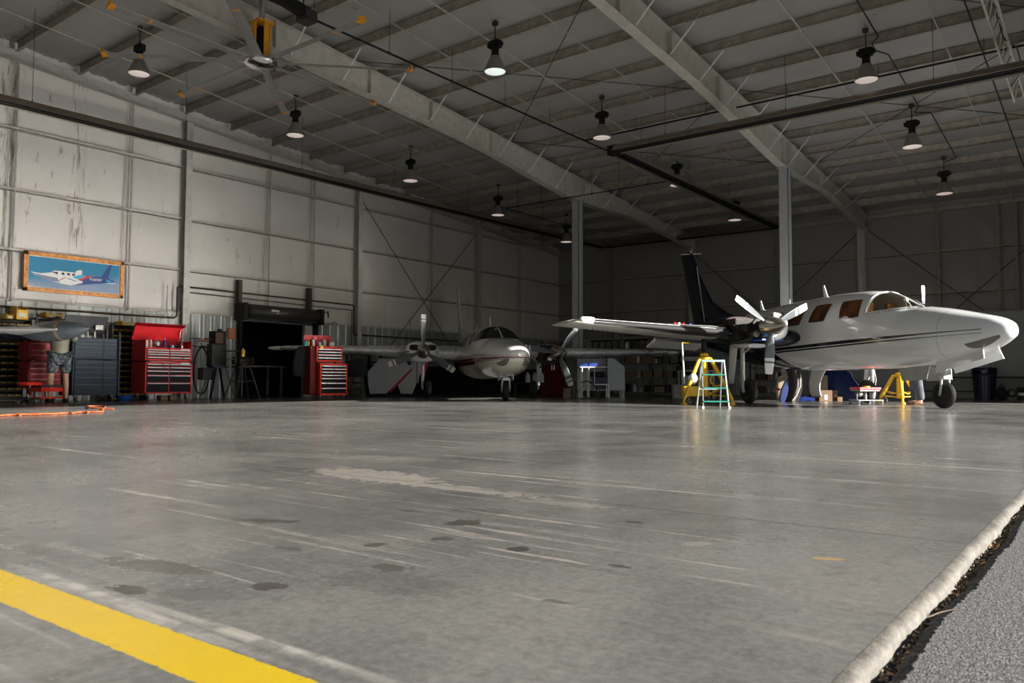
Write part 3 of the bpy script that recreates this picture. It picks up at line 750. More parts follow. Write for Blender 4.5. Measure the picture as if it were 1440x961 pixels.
pb = MB()
for i in range(5200):
    y = .45+random.random()**1.6*4.6; x = -.322+random.random()**1.3*.042
    r = random.uniform(.0012, .0035) if random.random() < .95 else random.uniform(.004, .007)
    x += r; c = Vector((x, y, -.044+r*.5+.022*random.random()*max(0, 1-abs(x+.318)/.03))); a, b, d = [random.uniform(.6, 1.2)*r for _ in range(3)]
    q = random.random()*3
    vs = [c+Vector((a*cos(q), a*sin(q), 0)), c-Vector((a*cos(q), a*sin(q), 0)), c+Vector((-b*sin(q), b*cos(q), 0)), c-Vector((-b*sin(q), b*cos(q), 0)), c+Vector((0, 0, d)), c-Vector((0, 0, d))]
    pb.add(vs, [(0, 2, 4), (2, 1, 4), (1, 3, 4), (3, 0, 4), (2, 0, 5), (1, 2, 5), (3, 1, 5), (0, 3, 5)])
tag(pb.build('gravel', mats['pebble']), 'loose gravel and grit in the gap between slab edge and asphalt', 'gravel', kind='stuff')
lf = MB()
for i in range(60):
    y = .7+random.random()*2.6; x = -.315+random.random()*.02; l = random.uniform(.008, .02); a = random.random()*6
    p = Vector((x, y, -.030)); d = Vector((cos(a), sin(a), random.uniform(.1, .6)))*l; w = Vector((-sin(a), cos(a), 0))*l*.28
    lf.add([p, p+d*.5+w, p+d, p+d*.5-w], [(0, 1, 2, 3)])
mk('dry_leaf', (.50, .30, .15), .8, var=.4, scale=30)
tag(lf.build('dry_leaves', mats['dry_leaf']), 'dry leaf litter caught in the gap beside the slab edge', 'leaves', kind='stuff')
tw = MB().tube([(-.32, 1.72, -.022), (-.30, 1.735, -.012), (-.275, 1.75, -.004)], [.0018, .0016, .0008], 6)
tag(tw.build('twig', mats['tan']), 'pale dry stalk lying across the gap beside the slab edge', 'twig')

# pillowed vinyl insulation walls
def pillow(u): u = u-math.floor(u); return sin(pi*u)**.35
from mathutils import noise as mnoise
def nz(x, y, z=0.0): return mnoise.noise(Vector((x, y, z)))
seamsL = [YN, -.5, 2.1, 3.4, 4.7, 5.6, 6.66, 8.03, 9.25, 10.62, 11.7, 13.05, 14.6, 16.3, 17.6, 19.0, 20.4, 22, 23.3, 24.7, 26.0, YB]
girts = [2.15, 3.21, 4.5, 5.82]
def cell(v, tab):
    for i in range(len(tab)-1):
        if v <= tab[i+1]: return (v-tab[i])/(tab[i+1]-tab[i])
    return 0
def wall_grid(fn, a0, a1, z0, z1f, seams, na, nzr, amp=.045):
    g = MB(); gz = girts+[6.9, 7.9]
    def f(u, v):
        a = a0+(a1-a0)*u; z = z0+(z1f(a)-z0)*v
        pu = max(0, sin(pi*cell(a, seams)))**.4; pz = max(0, sin(pi*cell(z, gz)))**.4
        d = amp*pu*pz*(1+.5*nz(a*.9, z*.7))+.006*nz(a*4, z*.8, 3)*pu
        return fn(a, z, d)
    g.grid(f, na, nzr); return g
S(wall_grid(lambda a, z, d: Vector((XW+d, a, z)), YN, YB, 2.15, lambda y: deck(y), seamsL, 520, 84).build('wall_left', mats['vinyl_wall']))
seamsB = [XW, -17.3, -15.9, -14.3, -12.7, -11.2, -9.46, -8.1, -6.8, -5.6, -4.5, -3.5, -2.5, -1.4, XO]
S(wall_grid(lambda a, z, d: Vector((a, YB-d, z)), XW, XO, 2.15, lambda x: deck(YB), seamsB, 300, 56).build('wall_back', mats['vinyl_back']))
# ribbed liner below, with the roll-up doorway left open
DY0, DY1, DZ = 12.25, 14.62, 2.12
def ribs(y): 
    u = (y/.30) % 1; return .010 if u < .12 else (.003 if .45 < u < .55 else 0)
def ribbed(pf, a0, a1, z0, z1):
    V = []; Fc = []; n = int((a1-a0)/.0375)+1
    for i in range(n+1):
        a = a0+(a1-a0)*i/n; d = ribs(a); V += [pf(a, z0, d), pf(a, z1, d)]
    for i in range(n): Fc.append((2*i, 2*i+2, 2*i+3, 2*i+1))
    return V, Fc
lm = MB()
for a, b, z0, z1 in ((YN, DY0, 0, 2.15), (DY0, DY1, DZ, 2.15), (DY1, YB, 0, 2.15)): lm.add(*ribbed(lambda y, z, d: Vector((XW+.06+d, y, z)), a, b, z0, z1))
trim(lm, mats['liner'])
lb = MB(); lb.add(*ribbed(lambda x, z, d: Vector((x, YB-.06-d, z)), XW, XO, 0, 2.15)); trim(lb, mats['liner'])
# solid shells behind the facings (and the dark room beyond the roll-up door)
sh = MB(); sh.box((XW-.12, YN, -.02), (XW-.02, DY0, 8.5)); sh.box((XW-.12, DY1, -.02), (XW-.02, YB+.1, 8.5)); sh.box((XW-.12, DY0, DZ), (XW-.02, DY1, 8.5)); trim(sh, mats['primer_beige'])
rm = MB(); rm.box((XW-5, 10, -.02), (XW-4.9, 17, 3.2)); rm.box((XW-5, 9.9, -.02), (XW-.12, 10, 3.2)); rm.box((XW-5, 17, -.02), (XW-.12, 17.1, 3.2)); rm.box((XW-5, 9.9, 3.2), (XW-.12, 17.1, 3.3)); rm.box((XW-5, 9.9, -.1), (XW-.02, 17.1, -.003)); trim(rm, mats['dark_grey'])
bs = MB(); bs.box((XW-.12, YB+.02, -.1), (XO+.2, YB+.12, 8.5)); trim(bs, mats['primer_beige'])
# right-hand (door side) wall: header over the opening, jamb wall past it
HZ, JY = 4.5, 20.7
hw = MB(); hw.prism([(XO, YN, HZ), (XO, YB, HZ), (XO, YB, deck(YB)+.1), (XO, 0, 8.4), (XO, YN, deck(YN)+.1)], (.12, 0, 0)); hw.box((XO, JY, 0), (XO+.12, YB+.1, HZ)); hw.box((XO, YN, 0), (XO+.12, -1.6, HZ)); S(hw.build('wall_right', mats['primer_beige']))
nw = MB(); nw.box((XW-.1, YN-.1, -.1), (XO+.2, YN, 8.6)); S(nw.build('wall_near_blocker', mats['primer_beige']))  # unseen end wall, added to keep sky light off the back
# roof deck facing
R = []
pys = [6.69-1.29*k for k in range(13, 0, -1)]+[6.69+1.29*k for k in range(0, 17)]
def roof_fn(u, v):
    x = XW+(XO-XW)*u; y = YN+(YB-YN)*v
    k = (y-6.69)/1.29; w = k-math.floor(k); p = sin(pi*w)**.45 if 0 < w < 1 else 0
    edge = max(0, 1-(x-XW)/2.6)
    wr = edge*.06*nz(x*1.2, y*9)+.012*nz(x*.5, y*1.6)
    return Vector((x, y, deck(y)-.02-.075*p*(1+.4*nz(x*.35, y*.9, 5))+wr*p))
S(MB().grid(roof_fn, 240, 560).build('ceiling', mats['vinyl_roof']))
rf = MB(); rf.prism([(XW-.2, YN, deck(YN)+.05), (XW-.2, 0, 8.35), (XW-.2, YB+.2, deck(YB+.2)+.05), (XW-.2, YB+.2, deck(YB+.2)+.2), (XW-.2, 0, 8.5), (XW-.2, YN, deck(YN)+.2)], (XO+.5-XW+.2, 0, 0)); trim(rf, mats['primer_beige'])
# purlins (Z sections)
for y in pys:
    if y > YB-.3 or y < YN: continue
    z1 = deck(y)-.05; z0 = z1-.22
    p = MB(); p.box((XW+.1, y-.004, z0), (XO, y+.004, z1)); p.box((XW+.1, y-.065, z0), (XO, y, z0+.008)); p.box((XW+.1, y, z1-.008), (XO, y+.065, z1))
    for xf in (-12.7, -6.6): p.box((xf-.75, y-.012, z0-.004), (xf+.75, y-.003, z1))
    trim(p, mats['primer_beige'])
# sag angles and thin roof lines
for x, w in ((-16.9, .012), (-15.3, .010), (-10.8, .008), (-9.65, .014), (-4.53, .016), (-8.2, .008), (-2.5, .010), (-14.0, .008)):
    trim(MB().bar((x, 2.0, pur(2)-.04), (x, YB-.2, pur(YB)-.02), w*2, w*1.4), mats['girt_paint'])
# roof X bracing rods
for x0, y0, x1, y1 in ((-12.6, 10.9, -6.7, 16.2), (-6.7, 10.9, -12.6, 16.2), (-6.5, 16.2, -.6, 21.6), (-.6, 16.2, -6.5, 21.6), (-12.6, 16.2, -6.7, 21.6), (-6.7, 16.2, -12.6, 21.6), (-6.5, 10.6, -.6, 16.2), (-18.6, 21.6, -12.8, 27.2)):
    trim(MB().tube([(x0, y0, pur(y0)-.03), (x1, y1, pur(y1)-.03)], .009, 6), mats['dark_metal'])
# gable beam along the left wall and girts
gb = MB(); gb.prism([(XW+.12, 0, pur(0)), (XW+.12, YB, pur(YB)), (XW+.12, YB, pur(YB)-.18), (XW+.12, 0, pur(0)-.26)], (.02, 0, 0)); gb.bar((XW+.20, 0, pur(0)-.26), (XW+.20, YB, pur(YB)-.18), .20, .012); trim(gb, mats['steel_grey'])
for z in (3.21, 4.5, 5.82):
    for (a, b) in ((YN, 10.5), (10.75, 16.2), (16.45, 21.9), (22.12, YB)):
        if z > deck(b)-.5 and z > 5.5: b = min(b, 25)
        g = MB(); g.box((XW+.01, a, z-.02), (XW+.16, b, z-.012)); g.box((XW+.152, a, z-.02), (XW+.16, b, z+.035)); g.box((XW+.01, a, z), (XW+.10, b, z+.03)); trim(g, mats['girt_paint'])
for z in (3.21, 4.5): 
    g = MB(); g.box((XW, YB-.16, z-.02), (XO, YB-.01, z-.012)); g.box((XW, YB-.16, z-.02), (XO, YB-.152, z+.04)); trim(g, mats['primer_beige'])
g = MB(); g.box((XW, YB-.14, deck(YB)-.34), (XO, YB, deck(YB)-.22)); trim(g, mats['primer_beige'])
cap = MB(); cap.box((XW+.05, YN, 2.13), (XW+.115, YB, 2.17)); trim(cap, mats['girt_paint'])
cap = MB(); cap.box((XW, YB-.12, 2.13), (XO, YB-.05, 2.17)); trim(cap, mats['girt_paint'])

def ibeam(mb, a, b, flange, depth, dirn, t=.012):
    """vertical post from a to b, web along dirn"""
    d = Vector(dirn).normalized(); s_ = Vector((0, 0, 1)).cross(d)
    for k in (-1, 1): mb.bar(Vector(a)+d*k*depth/2, Vector(b)+d*k*depth/2, flange if abs(d.y) > .5 else t, t if abs(d.y) > .5 else flange, (0, 1, 0))
    mb.bar(a, b, t if abs(d.y) > .5 else depth, depth if abs(d.y) > .5 else t, (0, 1, 0)); return mb
for y in (-1, 4.9, 10.62, 16.3, 22.0):
    zt_ = pur(y)-.2; m = MB(); x = XW+.14
    m.box((x-.11, y-.085, 0), (x-.10, y+.085, zt_)); m.box((x+.10, y-.085, 0), (x+.11, y+.085, zt_)); m.box((x-.1, y-.005, 0), (x+.1, y+.005, zt_))
    m.box((x-.13, y-.12, 0), (x+.13, y+.12, .015)); trim(m, mats['steel_grey'])
for y in (6.72, 9.22, 13.1, 14.62, 19.6, 24.6):
    m = MB(); m.tube([(XW+.13, y, 2.1), (XW+.13, y, pur(y)-.2)], .022, 8); m.tube([(XW+.10, y-.16, 3.2), (XW+.10, y-.14, 4.4), (XW+.10, y-.10, pur(y)-.4)], .010, 6); trim(m, mats['girt_paint'])
for x in (-16.0, -12.7, -9.46, -6.75, -4.5, -2.9, -2.45):
    w = .10 if x in (-12.7, -6.75) else .03; m = MB(); y = YB-.16
    m.box((x-w, y-.10, 0), (x+w, y-.09, pur(y)-.1)); m.box((x-w, y+.09, 0), (x+w, y+.10, pur(y)-.1)); m.box((x-.006, y-.1, 0), (x+.006, y+.1, pur(y)-.1)); trim(m, mats['rafter_paint'] if w > .05 else mats['primer_beige'])
for a, b in (((-18.62, 16.34, 6.1), (-18.62, 21.9, .2)), ((-18.62, 21.8, 5.75), (-18.62, 16.5, .4))): trim(MB().tube([a, b], .012, 6), mats['dark_metal'])
for a, b in (((-6.72, 27.25, 5.45), (-10.3, 27.25, 2.2)), ((-6.5, 27.25, 5.36), (-3.0, 27.25, 2.3)), ((-2.0, 27.25, 4.55), (-4.6, 27.25, 2.2)), ((-12.6, 27.25, 5.2), (-9.4, 27.25, 2.3))): trim(MB().tube([a, b], .012, 6), mats['dark_metal'])

# main rafters (tapered plate girders) and interior columns
def lowA(y):
    tab = [(0, 7.30), (8, 6.82), (10.4, 6.62), (14.3, 6.36), (15.5, 6.24), (18.9, 5.80), (19.9, 5.76), (23, 5.82), (27.3, 5.40)]
    for i in range(len(tab)-1):
        if y <= tab[i+1][0]:
            t = (y-tab[i][0])/(tab[i+1][0]-tab[i][0]); return tab[i][1]+t*(tab[i+1][1]-tab[i][1])
    return tab[-1][1]
for x, lab, lab2, yc in ((-12.7, 'long tapered steel roof girder above the middle airplane, left one of the two', 'slender grey steel column behind the wingtip of the jacked airplane', 19.5),
                    (-6.6, 'long tapered steel roof girder above the jacked airplane, right of the two', 'slender grey steel column rising behind the cabin of the jacked airplane', 19.55)):
    m = MB(); ysr = [0, 4, 8, 10.4, 12.4, 14.3, 15.5, 17.2, 18.9, 19.9, 21.5, 23, 25, 27.25]
    for a, b in zip(ysr[:-1], ysr[1:]):
        za, zb = lowA(a), lowA(b); ta, tb = pur(a)-.04, pur(b)-.04
        m.add([(x-.005, a, za), (x-.005, b, zb), (x-.005, b, tb), (x-.005, a, ta), (x+.005, a, za), (x+.005, b, zb), (x+.005, b, tb), (x+.005, a, ta)], [(0, 1, 2, 3), (7, 6, 5, 4)])
        m.bar((x, a, za), (x, b, zb), .22, .014); m.bar((x, a, ta), (x, b, tb), .22, .014)
    o = m.build('roof_girder', mats['rafter_paint']); tag(o, lab, 'girder')
    for y in (6.5, 8.9, 11.3, 13.2, 15.4, 19.3, 19.75, 22.4): MB().box((x-.10, y-.006, lowA(y)), (x+.10, y+.006, pur(y)-.05)).build('stiffener', mats['rafter_paint'], o)
    for k, y in enumerate([6.69+1.29*i for i in range(2, 15)]):
        for sg in ((1, -1) if k % 2 else (1,)):
            br = MB().bar((x+sg*.06, y, lowA(y)+.03), (x+sg*.72, y, pur(y)+.10), .035, .012); br.build('flange_brace', mats['white_paint'], o)
    c = MB(); z1 = lowA(yc)-.012
    c.box((x-.12, yc-.12, .02), (x+.12, yc-.105, z1)); c.box((x-.12, yc+.105, .02), (x+.12, yc+.12, z1)); c.box((x-.12, yc-.12, .02), (x-.108, yc+.12, z1)); c.box((x+.108, yc-.12, .02), (x+.12, yc+.12, z1))
    c.box((x-.18, yc-.18, 0), (x+.18, yc+.18, .022)); c.box((x-.15, yc-.15, z1-.02), (x+.15, yc+.15, z1)); cc = c.build('steel_column', mats['column_blue']); tag(cc, lab2, 'column')
# door-side truss, a light lattice along the opening
for k in range(1):
    m = MB(); x = -.85
    for dx, dz in ((0, 0), (.18, 0), (.09, .34)): m.tube([(x-.75+dx, 13, 6.15+dz-.08*(13-16)), (x-.75+dx, 18.2, 6.15+dz-.08*(18.2-16))], .022, 8)
    y = 13; s_ = 0
    while y < 18:
        b = 6.15-.08*(y-16); b2 = 6.15-.08*(y+.4-16)
        m.tube([(x-.75, y, b), (x-.66, y+.2, b+.33), (x-.75, y+.4, b2)], .012, 6); m.tube([(x-.57, y, b), (x-.66, y+.2, b+.33), (x-.57, y+.4, b2)], .012, 6); y += .4
    trim(m, mats['rafter_paint'])
# ------------------------------------------------------------------ overhead things
def make_lamp(mat):
    r = empty('high_bay_lamp')
    zt_ = 0.0
    m = MB(); m.tube([(0, 0, .95), (0, 0, .62)], .012, 8); m.box((-.05, -.04, .90), (.05, .04, .98), bev=.01); m.torus((0, 0, .64), (1, 0, 0), .03, .007, 12, 6); m.build('hanger', mats['dark_metal'], r)
    b = MB(); b.box((-.115, -.07, .46), (.115, .07, .60), bev=.02); b.box((-.16, -.05, .49), (.16, .05, .57), bev=.015); b.lathe([(.085, 0), (.07, .12), (.075, .2), (.05, .24)], (0, 0, .26), (0, 0, 1), 18); b.build('ballast', mats['black_paint'], r)
    d = MB().lathe([(.205, 0), (.21, .01), (.195, .05), (.165, .13), (.125, .22), (.095, .29), (.09, .30)], (0, 0, 0), (0, 0, 1), 32, False); d.build('reflector', mats['reflector'], r)
    l = MB().lathe([(.001, .012), (.195, .012), (.195, .022), (.001, .03)], (0, 0, 0), (0, 0, 1), 28); l.build('lens', mat, r)
    return r
mk('reflector', (.30, .28, .25), .35, .4)
LP = {0: [(-15.46, 7.72, 1.1), (-15.46, 11.5, 1.1), (-15.46, 15.34, 1.1), (-15.44, 19.16, 1.1), (-14.97, 22.3, 1.3)], 1: [(-9.26, 11.39, 1.1), (-9.26, 15.24, 1.1), (-9.64, 19.82, .85), (-9.61, 23.78, .85)], 2: [(-3.62, 15.23, 1.1), (-3.62, 19.11, 1.1), (-3.62, 22.97, 1.1)]}
ROWN = {0: 'left row beside the panelled wall', 1: 'middle row between the roof girders', 2: 'right row past the roof girders'}
ORD = ['nearest', 'second from the camera', 'third from the camera', 'fourth from the camera', 'farthest']
lampA = None; lampB = None
for row, yl in LP.items():
    for i, (x, y, off) in enumerate(yl):
        cool = row == 1 and i == 0
        if cool: o = make_lamp(mats['lamp_cool'])
        elif lampB is None: o = lampB = make_lamp(mats['lamp_warm'])
        else: o = copy_tree(lampB)
        o.location = (x, y, deck(y)-off-.02)
        w = 'farthest' if i == len(yl)-1 else ORD[i]
        tag(o, ('bright white high bay lamp, ' if cool else 'dim high bay lamp, ')+w+' in the '+ROWN[row], 'lamp', 'high bay lamps under the roof')

mk('fan_metal', (.34, .33, .32), .4, .35); mk('notice_orange', (.80, .20, .04), .6)
fan = empty('ceiling_fan', (0, 0, 0), 0, 'large eight-bladed silver ceiling fan with orange winglets at upper left', 'fan')
fc = Vector((-12.28, 8.36, 6.22)); fan.location = fc
m = MB(); m.lathe([(.001, -.10), (.16, -.10), (.27, -.06), (.30, -.01), (.29, .04), (.12, .06)], n=28)
for k in range(8): a = k*pi/4; m.bar((cos(a)*.22, sin(a)*.22, 0), (cos(a)*.42, sin(a)*.42, 0), .13, .03)
m.build('hub', mats['chrome'], fan)
m = MB(); m.tube([(0, 0, .75), (0, 0, 1.55)], .055, 14); m.build('downrod', mats['aluminium'], fan)
m = MB(); m.box((-.16, -.16, .70), (.16, .16, .75), bev=.01)
for q in (-1, 1): m.box((q*.15-.012, -.05, .08), (q*.15+.012, .05, .72), bev=.005); m.box((-.05, q*.15-.012, .08), (.05, q*.15+.012, .72), bev=.005)
m.build('motor_frame', mats['orange'], fan)
m = MB(); m.lathe([(.11, .06), (.125, .1), (.125, .40), (.09, .46), (.09, .62), (.05, .66)], n=20); m.box((-.25, -.07, .28), (-.12, .07, .62), bev=.02); m.build('motor', mats['black_paint'], fan)
for k in range(8):
    a = k*pi/4; ca, sa = cos(a), sin(a)
    def bsec(r, w=.15, t=.022, tw=.16):
        c = Vector((ca*r, sa*r, 0)); tn = Vector((-sa, ca, 0)); out = []
        for q in range(10):
            th = 2*pi*q/10; p = cos(th)*w/2; h = sin(th)*t/2; out.append(c+tn*p+Vector((0, 0, h+p*tw)))
        return out
    b = MB().rings([bsec(.34, .17), bsec(2.66, .17)]).build('fan_blade', mats['fan_metal'], fan)
    w = MB(); w.rings([bsec(2.64, .16, .03), bsec(2.70, .19, .035), bsec(2.74, .17, .02)]); e = Vector((ca*2.72, sa*2.72, 0)); w.bar(e+Vector((-sa, ca, 0))*-.06, e+Vector((-sa, ca, 0))*.06+Vector((0, 0, .07)), .03, .09)
    w.build('winglet', mats['orange'], b); MB().rings([bsec(2.05, .155, .03), bsec(2.09, .155, .03)]).build('clamp', mats['orange'], b)

# radiant tube heater: black pipe under a long reflector, in four runs
HZt = 5.62
def runz(p): return Vector((p[0], p[1], HZt))
hp = [onZ(-90, 120, HZt), onZ(848, 348, HZt), onZ(1092, 320, HZt), onZ(862, 213, HZt), onZ(1436, 97, HZt)]
hp[4] = hp[3]+(hp[4]-hp[3])*1.0
heat = empty('radiant_heater', (0, 0, 0), 0, 'long U-shaped radiant tube heater with metal reflectors hung below the roof', 'heater')
for i in range(4):
    a, b = hp[i], hp[i+1]; d = (b-a).normalized(); sd = d.cross(Vector((0, 0, 1)))
    L = (b-a).length
    if i == 3: b = b+d*.6
    pr = [(-.20, -.03), (-.15, .07), (-.06, .12), (.06, .12), (.15, .07), (.20, -.03), (.19, -.035), (.14, .055), (.055, .105), (-.055, .105), (-.14, .055), (-.19, -.035)]
    r = MB().rings([[p+sd*q[0]+Vector((0, 0, q[1])) for q in pr] for p in (a+d*.1, b-d*.1)], True, False).build('reflector', mats['reflector_brown'], heat)
    for o in (-.075, .075): MB().tube([a+sd*o, b+sd*o], .038, 10).build('burner_tube', mats['black_paint'] if i else mats['black_paint'], heat)
    n = int(L/3.2)+1
    for k in range(n):
        p = a+d*(L*(k+.5)/n); zt_ = pur(p.y)
        MB().tube([p+Vector((0, 0, .1)), Vector((p.x, p.y, zt_))], .005, 5).torus(p+Vector((0, 0, .13)), d, .04, .004, 10, 5).build('hanger_chain', mats['dark_metal'], heat)
bx = MB(); p = hp[3]; bx.box(p+Vector((-.1, -.1, -.09)), p+Vector((.14, .1, .12)), bev=.02); bx.build('burner_box', mats['black_paint'], heat)
def gaspipe(pts, lab, hang, r=.02):
    o = empty('gas_pipe', (0, 0, 0), 0, lab, 'pipe'); MB().tube(pts, r, 10).build('pipe', mats['black_paint'], o)
    for (a, b, n) in hang:
        a = Vector(a); b = Vector(b)
        for k in range(n):
            p = a+(b-a)*((k+.5)/n); MB().tube([p, (p.x, p.y, pur(p.y))], .0055, 5).lathe([(.028, -.03), (.03, 0), (.028, .03)], p, b-a, 10).build('hanger', mats['dark_metal'], o)
zg = 6.45
g0 = onZ(380, 0, zg); g1 = onZ(858, 211, zg); g1.x = g0.x; g2 = Vector((g0.x, g0.y-3.5, zg))
gaspipe([g2, g1], 'black gas pipe running lengthwise from above the fan to the heater corner', [(g0, g1, 6)])
h0 = onZ(823, 198, zg); h1 = onZ(1440, 63, zg); h0.y = h1.y = (h0.y+h1.y)/2
gaspipe([(g0.x, h0.y, zg), (-.7, h1.y, zg)], 'thin black gas pipe crossing above the right heater run', [((-10, h0.y, zg), (-1, h0.y, zg), 5)])
k0 = onZ(711, 293, 5.75); k1 = onZ(938, 253, 5.75)
gaspipe([(k0.x, 21.6, 5.75), (k0.x, k0.y, 5.75), (-9.5, k0.y, 5.75)], 'thin black gas pipe crossing in front of the left steel column top', [((k0.x, k0.y, 5.75), (-9.6, k0.y, 5.75), 6), ((k0.x, k0.y, 5.75), (k0.x, 21.5, 5.75), 2)], .014)
bb = empty('beam_trolley', (0, 0, 0), 0, 'black hoist rail box above the fan', 'rail'); a = onZ(432, 20, 6.5); q = onZ(360, -25, 6.5)
MB().bar(a, q, .16, .16).build('rail', mats['black_paint'], bb); MB().box(a-Vector((.15, .12, .14)), a+Vector((.12, .12, .05)), bev=.02).build('end_box', mats['dark_metal'], bb)
MB().tube([(a.x-.1, a.y, 6.5), (a.x-.1, a.y, pur(a.y))], .012, 6).build('hanger', mats['dark_metal'], bb)
def conduit(pts, lab, r=.011): tag(MB().tube(pts, r, 7).build('conduit', mats['dark_metal']), lab, 'conduit')
def rz_(x, y, d=.03): return Vector((x, y, pur(y)-d))
conduit([rz_(-3.45, 9), rz_(-3.44, 15.4), rz_(-3.6, 15.6), rz_(-3.62, 15.9), rz_(-3.45, 16.2), rz_(-3.45, 19.0), rz_(-3.6, 19.3), rz_(-3.3, 19.5), rz_(-3.3, 22.8), rz_(-3.6, 23)], 'dark conduit linking the lamps of the right row under the roof', .014)
conduit([rz_(-1.98, 9), rz_(-1.98, 26.5)], 'dark straight conduit under the roof at the far right', .014)
# truss side cables
conduit([(-1.6, 15.2, 6.8), (-1.5, 15.6, 6.3), (-1.35, 16.0, 6.25), (-1.3, 16.3, 5.95), (-1.5, 16.5, 5.75)], 'slack black cable hanging beside the lattice at the far right', .012)

# ------------------------------------------------------------------ left wall fixtures
xw = XW+.20
def wallpipe(pts, mat, lab, r=.022): tag(MB().tube(pts, r, 8).build('wall_pipe', mats[mat]), lab, 'pipe')
wallpipe([(xw, -3, 1.97), (xw, 10.33, 1.99), (xw, 10.40, 2.05), (xw, 10.40, 2.75), (xw, 10.46, 2.79), (xw, 16.05, 2.76), (xw, 16.10, 2.7), (xw, 16.10, 1.9), (xw, 16.15, 1.86), (xw, 25.5, 1.86)], 'brown', 'brown pipe running along the left wall and stepping up over the roller door')
wallpipe([(xw+.02, 10.45, 2.66), (xw+.02, 16.0, 2.60), (xw+.02, 16.0, .9)], 'dark_metal', 'thin dark pipe running just below the brown pipe over the roller door', .014)
wallpipe([(xw, 10.14, 2.78), (xw, 10.14, 2.1), (xw, 10.0, 2.02), (xw, 8.8, 2.0)], 'girt_paint', 'pale conduit bending down beside the first wall post', .014)
wallpipe([(xw, 10.55, .2), (xw, 10.55, 2.6), (xw, 10.62, 2.68), (xw, 11.0, 2.68)], 'aluminium', 'bright vertical conduit on the wall beside the red tool chest', .018)

# roller door: curtain drum, guides, posts
rd = empty('roller_door', (0, 0, 0), 0, 'dark roll-up door with barrel hood over the black doorway in the left wall', 'door')
x0 = XW+.12
m = MB(); m.lathe([(.001, 0), (.19, 0), (.19, 2.28), (.001, 2.28)], (x0+.24, 12.28, 2.30), (0, 1, 0), 24); m.box((x0+.02, 12.3, 2.10), (x0+.30, 14.55, 2.46), bev=.04); m.build('barrel_hood', mats['hood'], rd)
for y in (12.12, 14.62):
    m = MB(); m.box((x0, y-.06, 2.05), (x0+.46, y+.06, 2.50), bev=.02); m.build('end_bracket', mats['black_paint'], rd)
    m = MB(); m.box((x0-.02, y+.04, 0), (x0+.12, y+.12, 2.1)); m.build('guide', mats['black_paint'], rd)
m = MB(); m.box((x0, 12.1, 2.04), (x0+.06, 14.7, 2.10)); m.build('bottom_bar', mats['dark_metal'], rd)
m = MB(); m.box((x0+.44, 12.9, 2.31), (x0+.445, 13.15, 2.37)); m.build('maker_plate', mats['white_plastic'], rd)
for y in (12.14, 14.42):
    m = MB(); m.box((x0, y-.05, 2.1), (x0+.14, y+.05, 3.12)); m.build('post', mats['rust_black'], rd)
m = MB(); m.tube([(x0+.3, 14.75, 2.4), (x0+.3, 14.9, 2.46), (x0+.25, 15.0, 2.3), (x0+.1, 15.1, 2.5)], .012, 6); m.tube([(x0+.2, 14.8, 2.1), (x0+.1, 15.0, 2.0), (x0+.05, 15.4, 2.22), (x0+.05, 15.5, 2.1)], .010, 6); m.build('cables', mats['black_rubber'], rd)
jb = MB(); jb.box((XW-.02, 14.36, 0), (XW+.10, 14.62, 2.1)); trim(jb, mats['steel_grey'])
# shelf seen inside the dark room
sf = empty('bench', (XW-2.2, 14.3, 0), 0, 'dim grey workbench inside the dark room beyond the roller door', 'bench')
m = MB(); m.box((-.4, -.8, .86), (.4, .8, .90)); m.build('top', mats['girt_paint'], sf)
for a in (-.35, .35):
    for b in (-.7, .7): MB().box((a-.03, b-.03, 0), (a+.03, b+.03, .86)).build('leg', mats['girt_paint'], sf)

# orange notice
sg = empty('notice_sign', (XW+.115, 11.99, 1.69), 0, 'orange notice with a round white emblem on the wall left of the roller door', 'sign')
MB().box((-.003, -.10, -.14), (.003, .10, .14)).build('panel', mats['notice_orange'], sg)
m = MB(); m.torus((.005, .005, -.04), (1, 0, 0), .04, .013, 20, 6, .2); m.box((.003, -.065, .055), (.006, .065, .075)); m.box((.003, -.05, .09), (.006, .05, .10)); m.box((.003, -.06, .02), (.006, .06, .028)); m.build('lettering', mats['white_plastic'], sg)

# framed picture of an airplane
pc = empty('framed_picture', (XW+.17, 6.92, 2.36), 0, 'wide wood-framed picture of a blue and white airplane flying, high on left wall', 'picture')
PW, PH = 2.14, .86
m = MB()
for a, b in (((-.02, 0, 0), (.05, .085, PH)), ((-.02, PW-.085, 0), (.05, PW, PH)), ((-.02, 0, 0), (.05, PW, .085)), ((-.02, 0, PH-.085), (.05, PW, PH))): m.box(a, b, bev=.008)
m.build('frame', mats['wood_frame'], pc)
m = MB(); m.box((0, .08, .08), (.018, PW-.08, PH-.08)); m.build('mat_border', mats['white_plastic'], pc)
t = MT('picture_sky', (.02, .3, .5), .35); X_, Y_, Z_ = t.xyz(); n = t.noise(3, 4, .6, (1, .6, 2)); cc = t.mix((Z_+n*.2-(Y_*.12)).smooth(.12, .42), (.22, .30, .45), (.004, .19, .36)); cc = t.mix((Z_+n*.35+Y_*.16).smooth(.28, .42, .8, 0), cc, (.42, .40, .46)); t.col(cc); mats['picture_sky'] = t.m
m = MB(); m.box((.01, .10, .10), (.020, PW-.10, PH-.10)); m.build('print', mats['picture_sky'], pc)
mk('p_white', (.85, .85, .83), .4, var=.05); mk('p_blue', (.005, .035, .20), .4); mk('p_cyan', (.02, .42, .65), .4); mk('p_red', (.45, .02, .03), .4); mk('p_grey', (.20, .23, .33), .4); mk('p_dark', (.012, .015, .03), .4)
ppx = lambda a, b: ((a-250)/(1280-250)*(PW-.2)+.10, None)
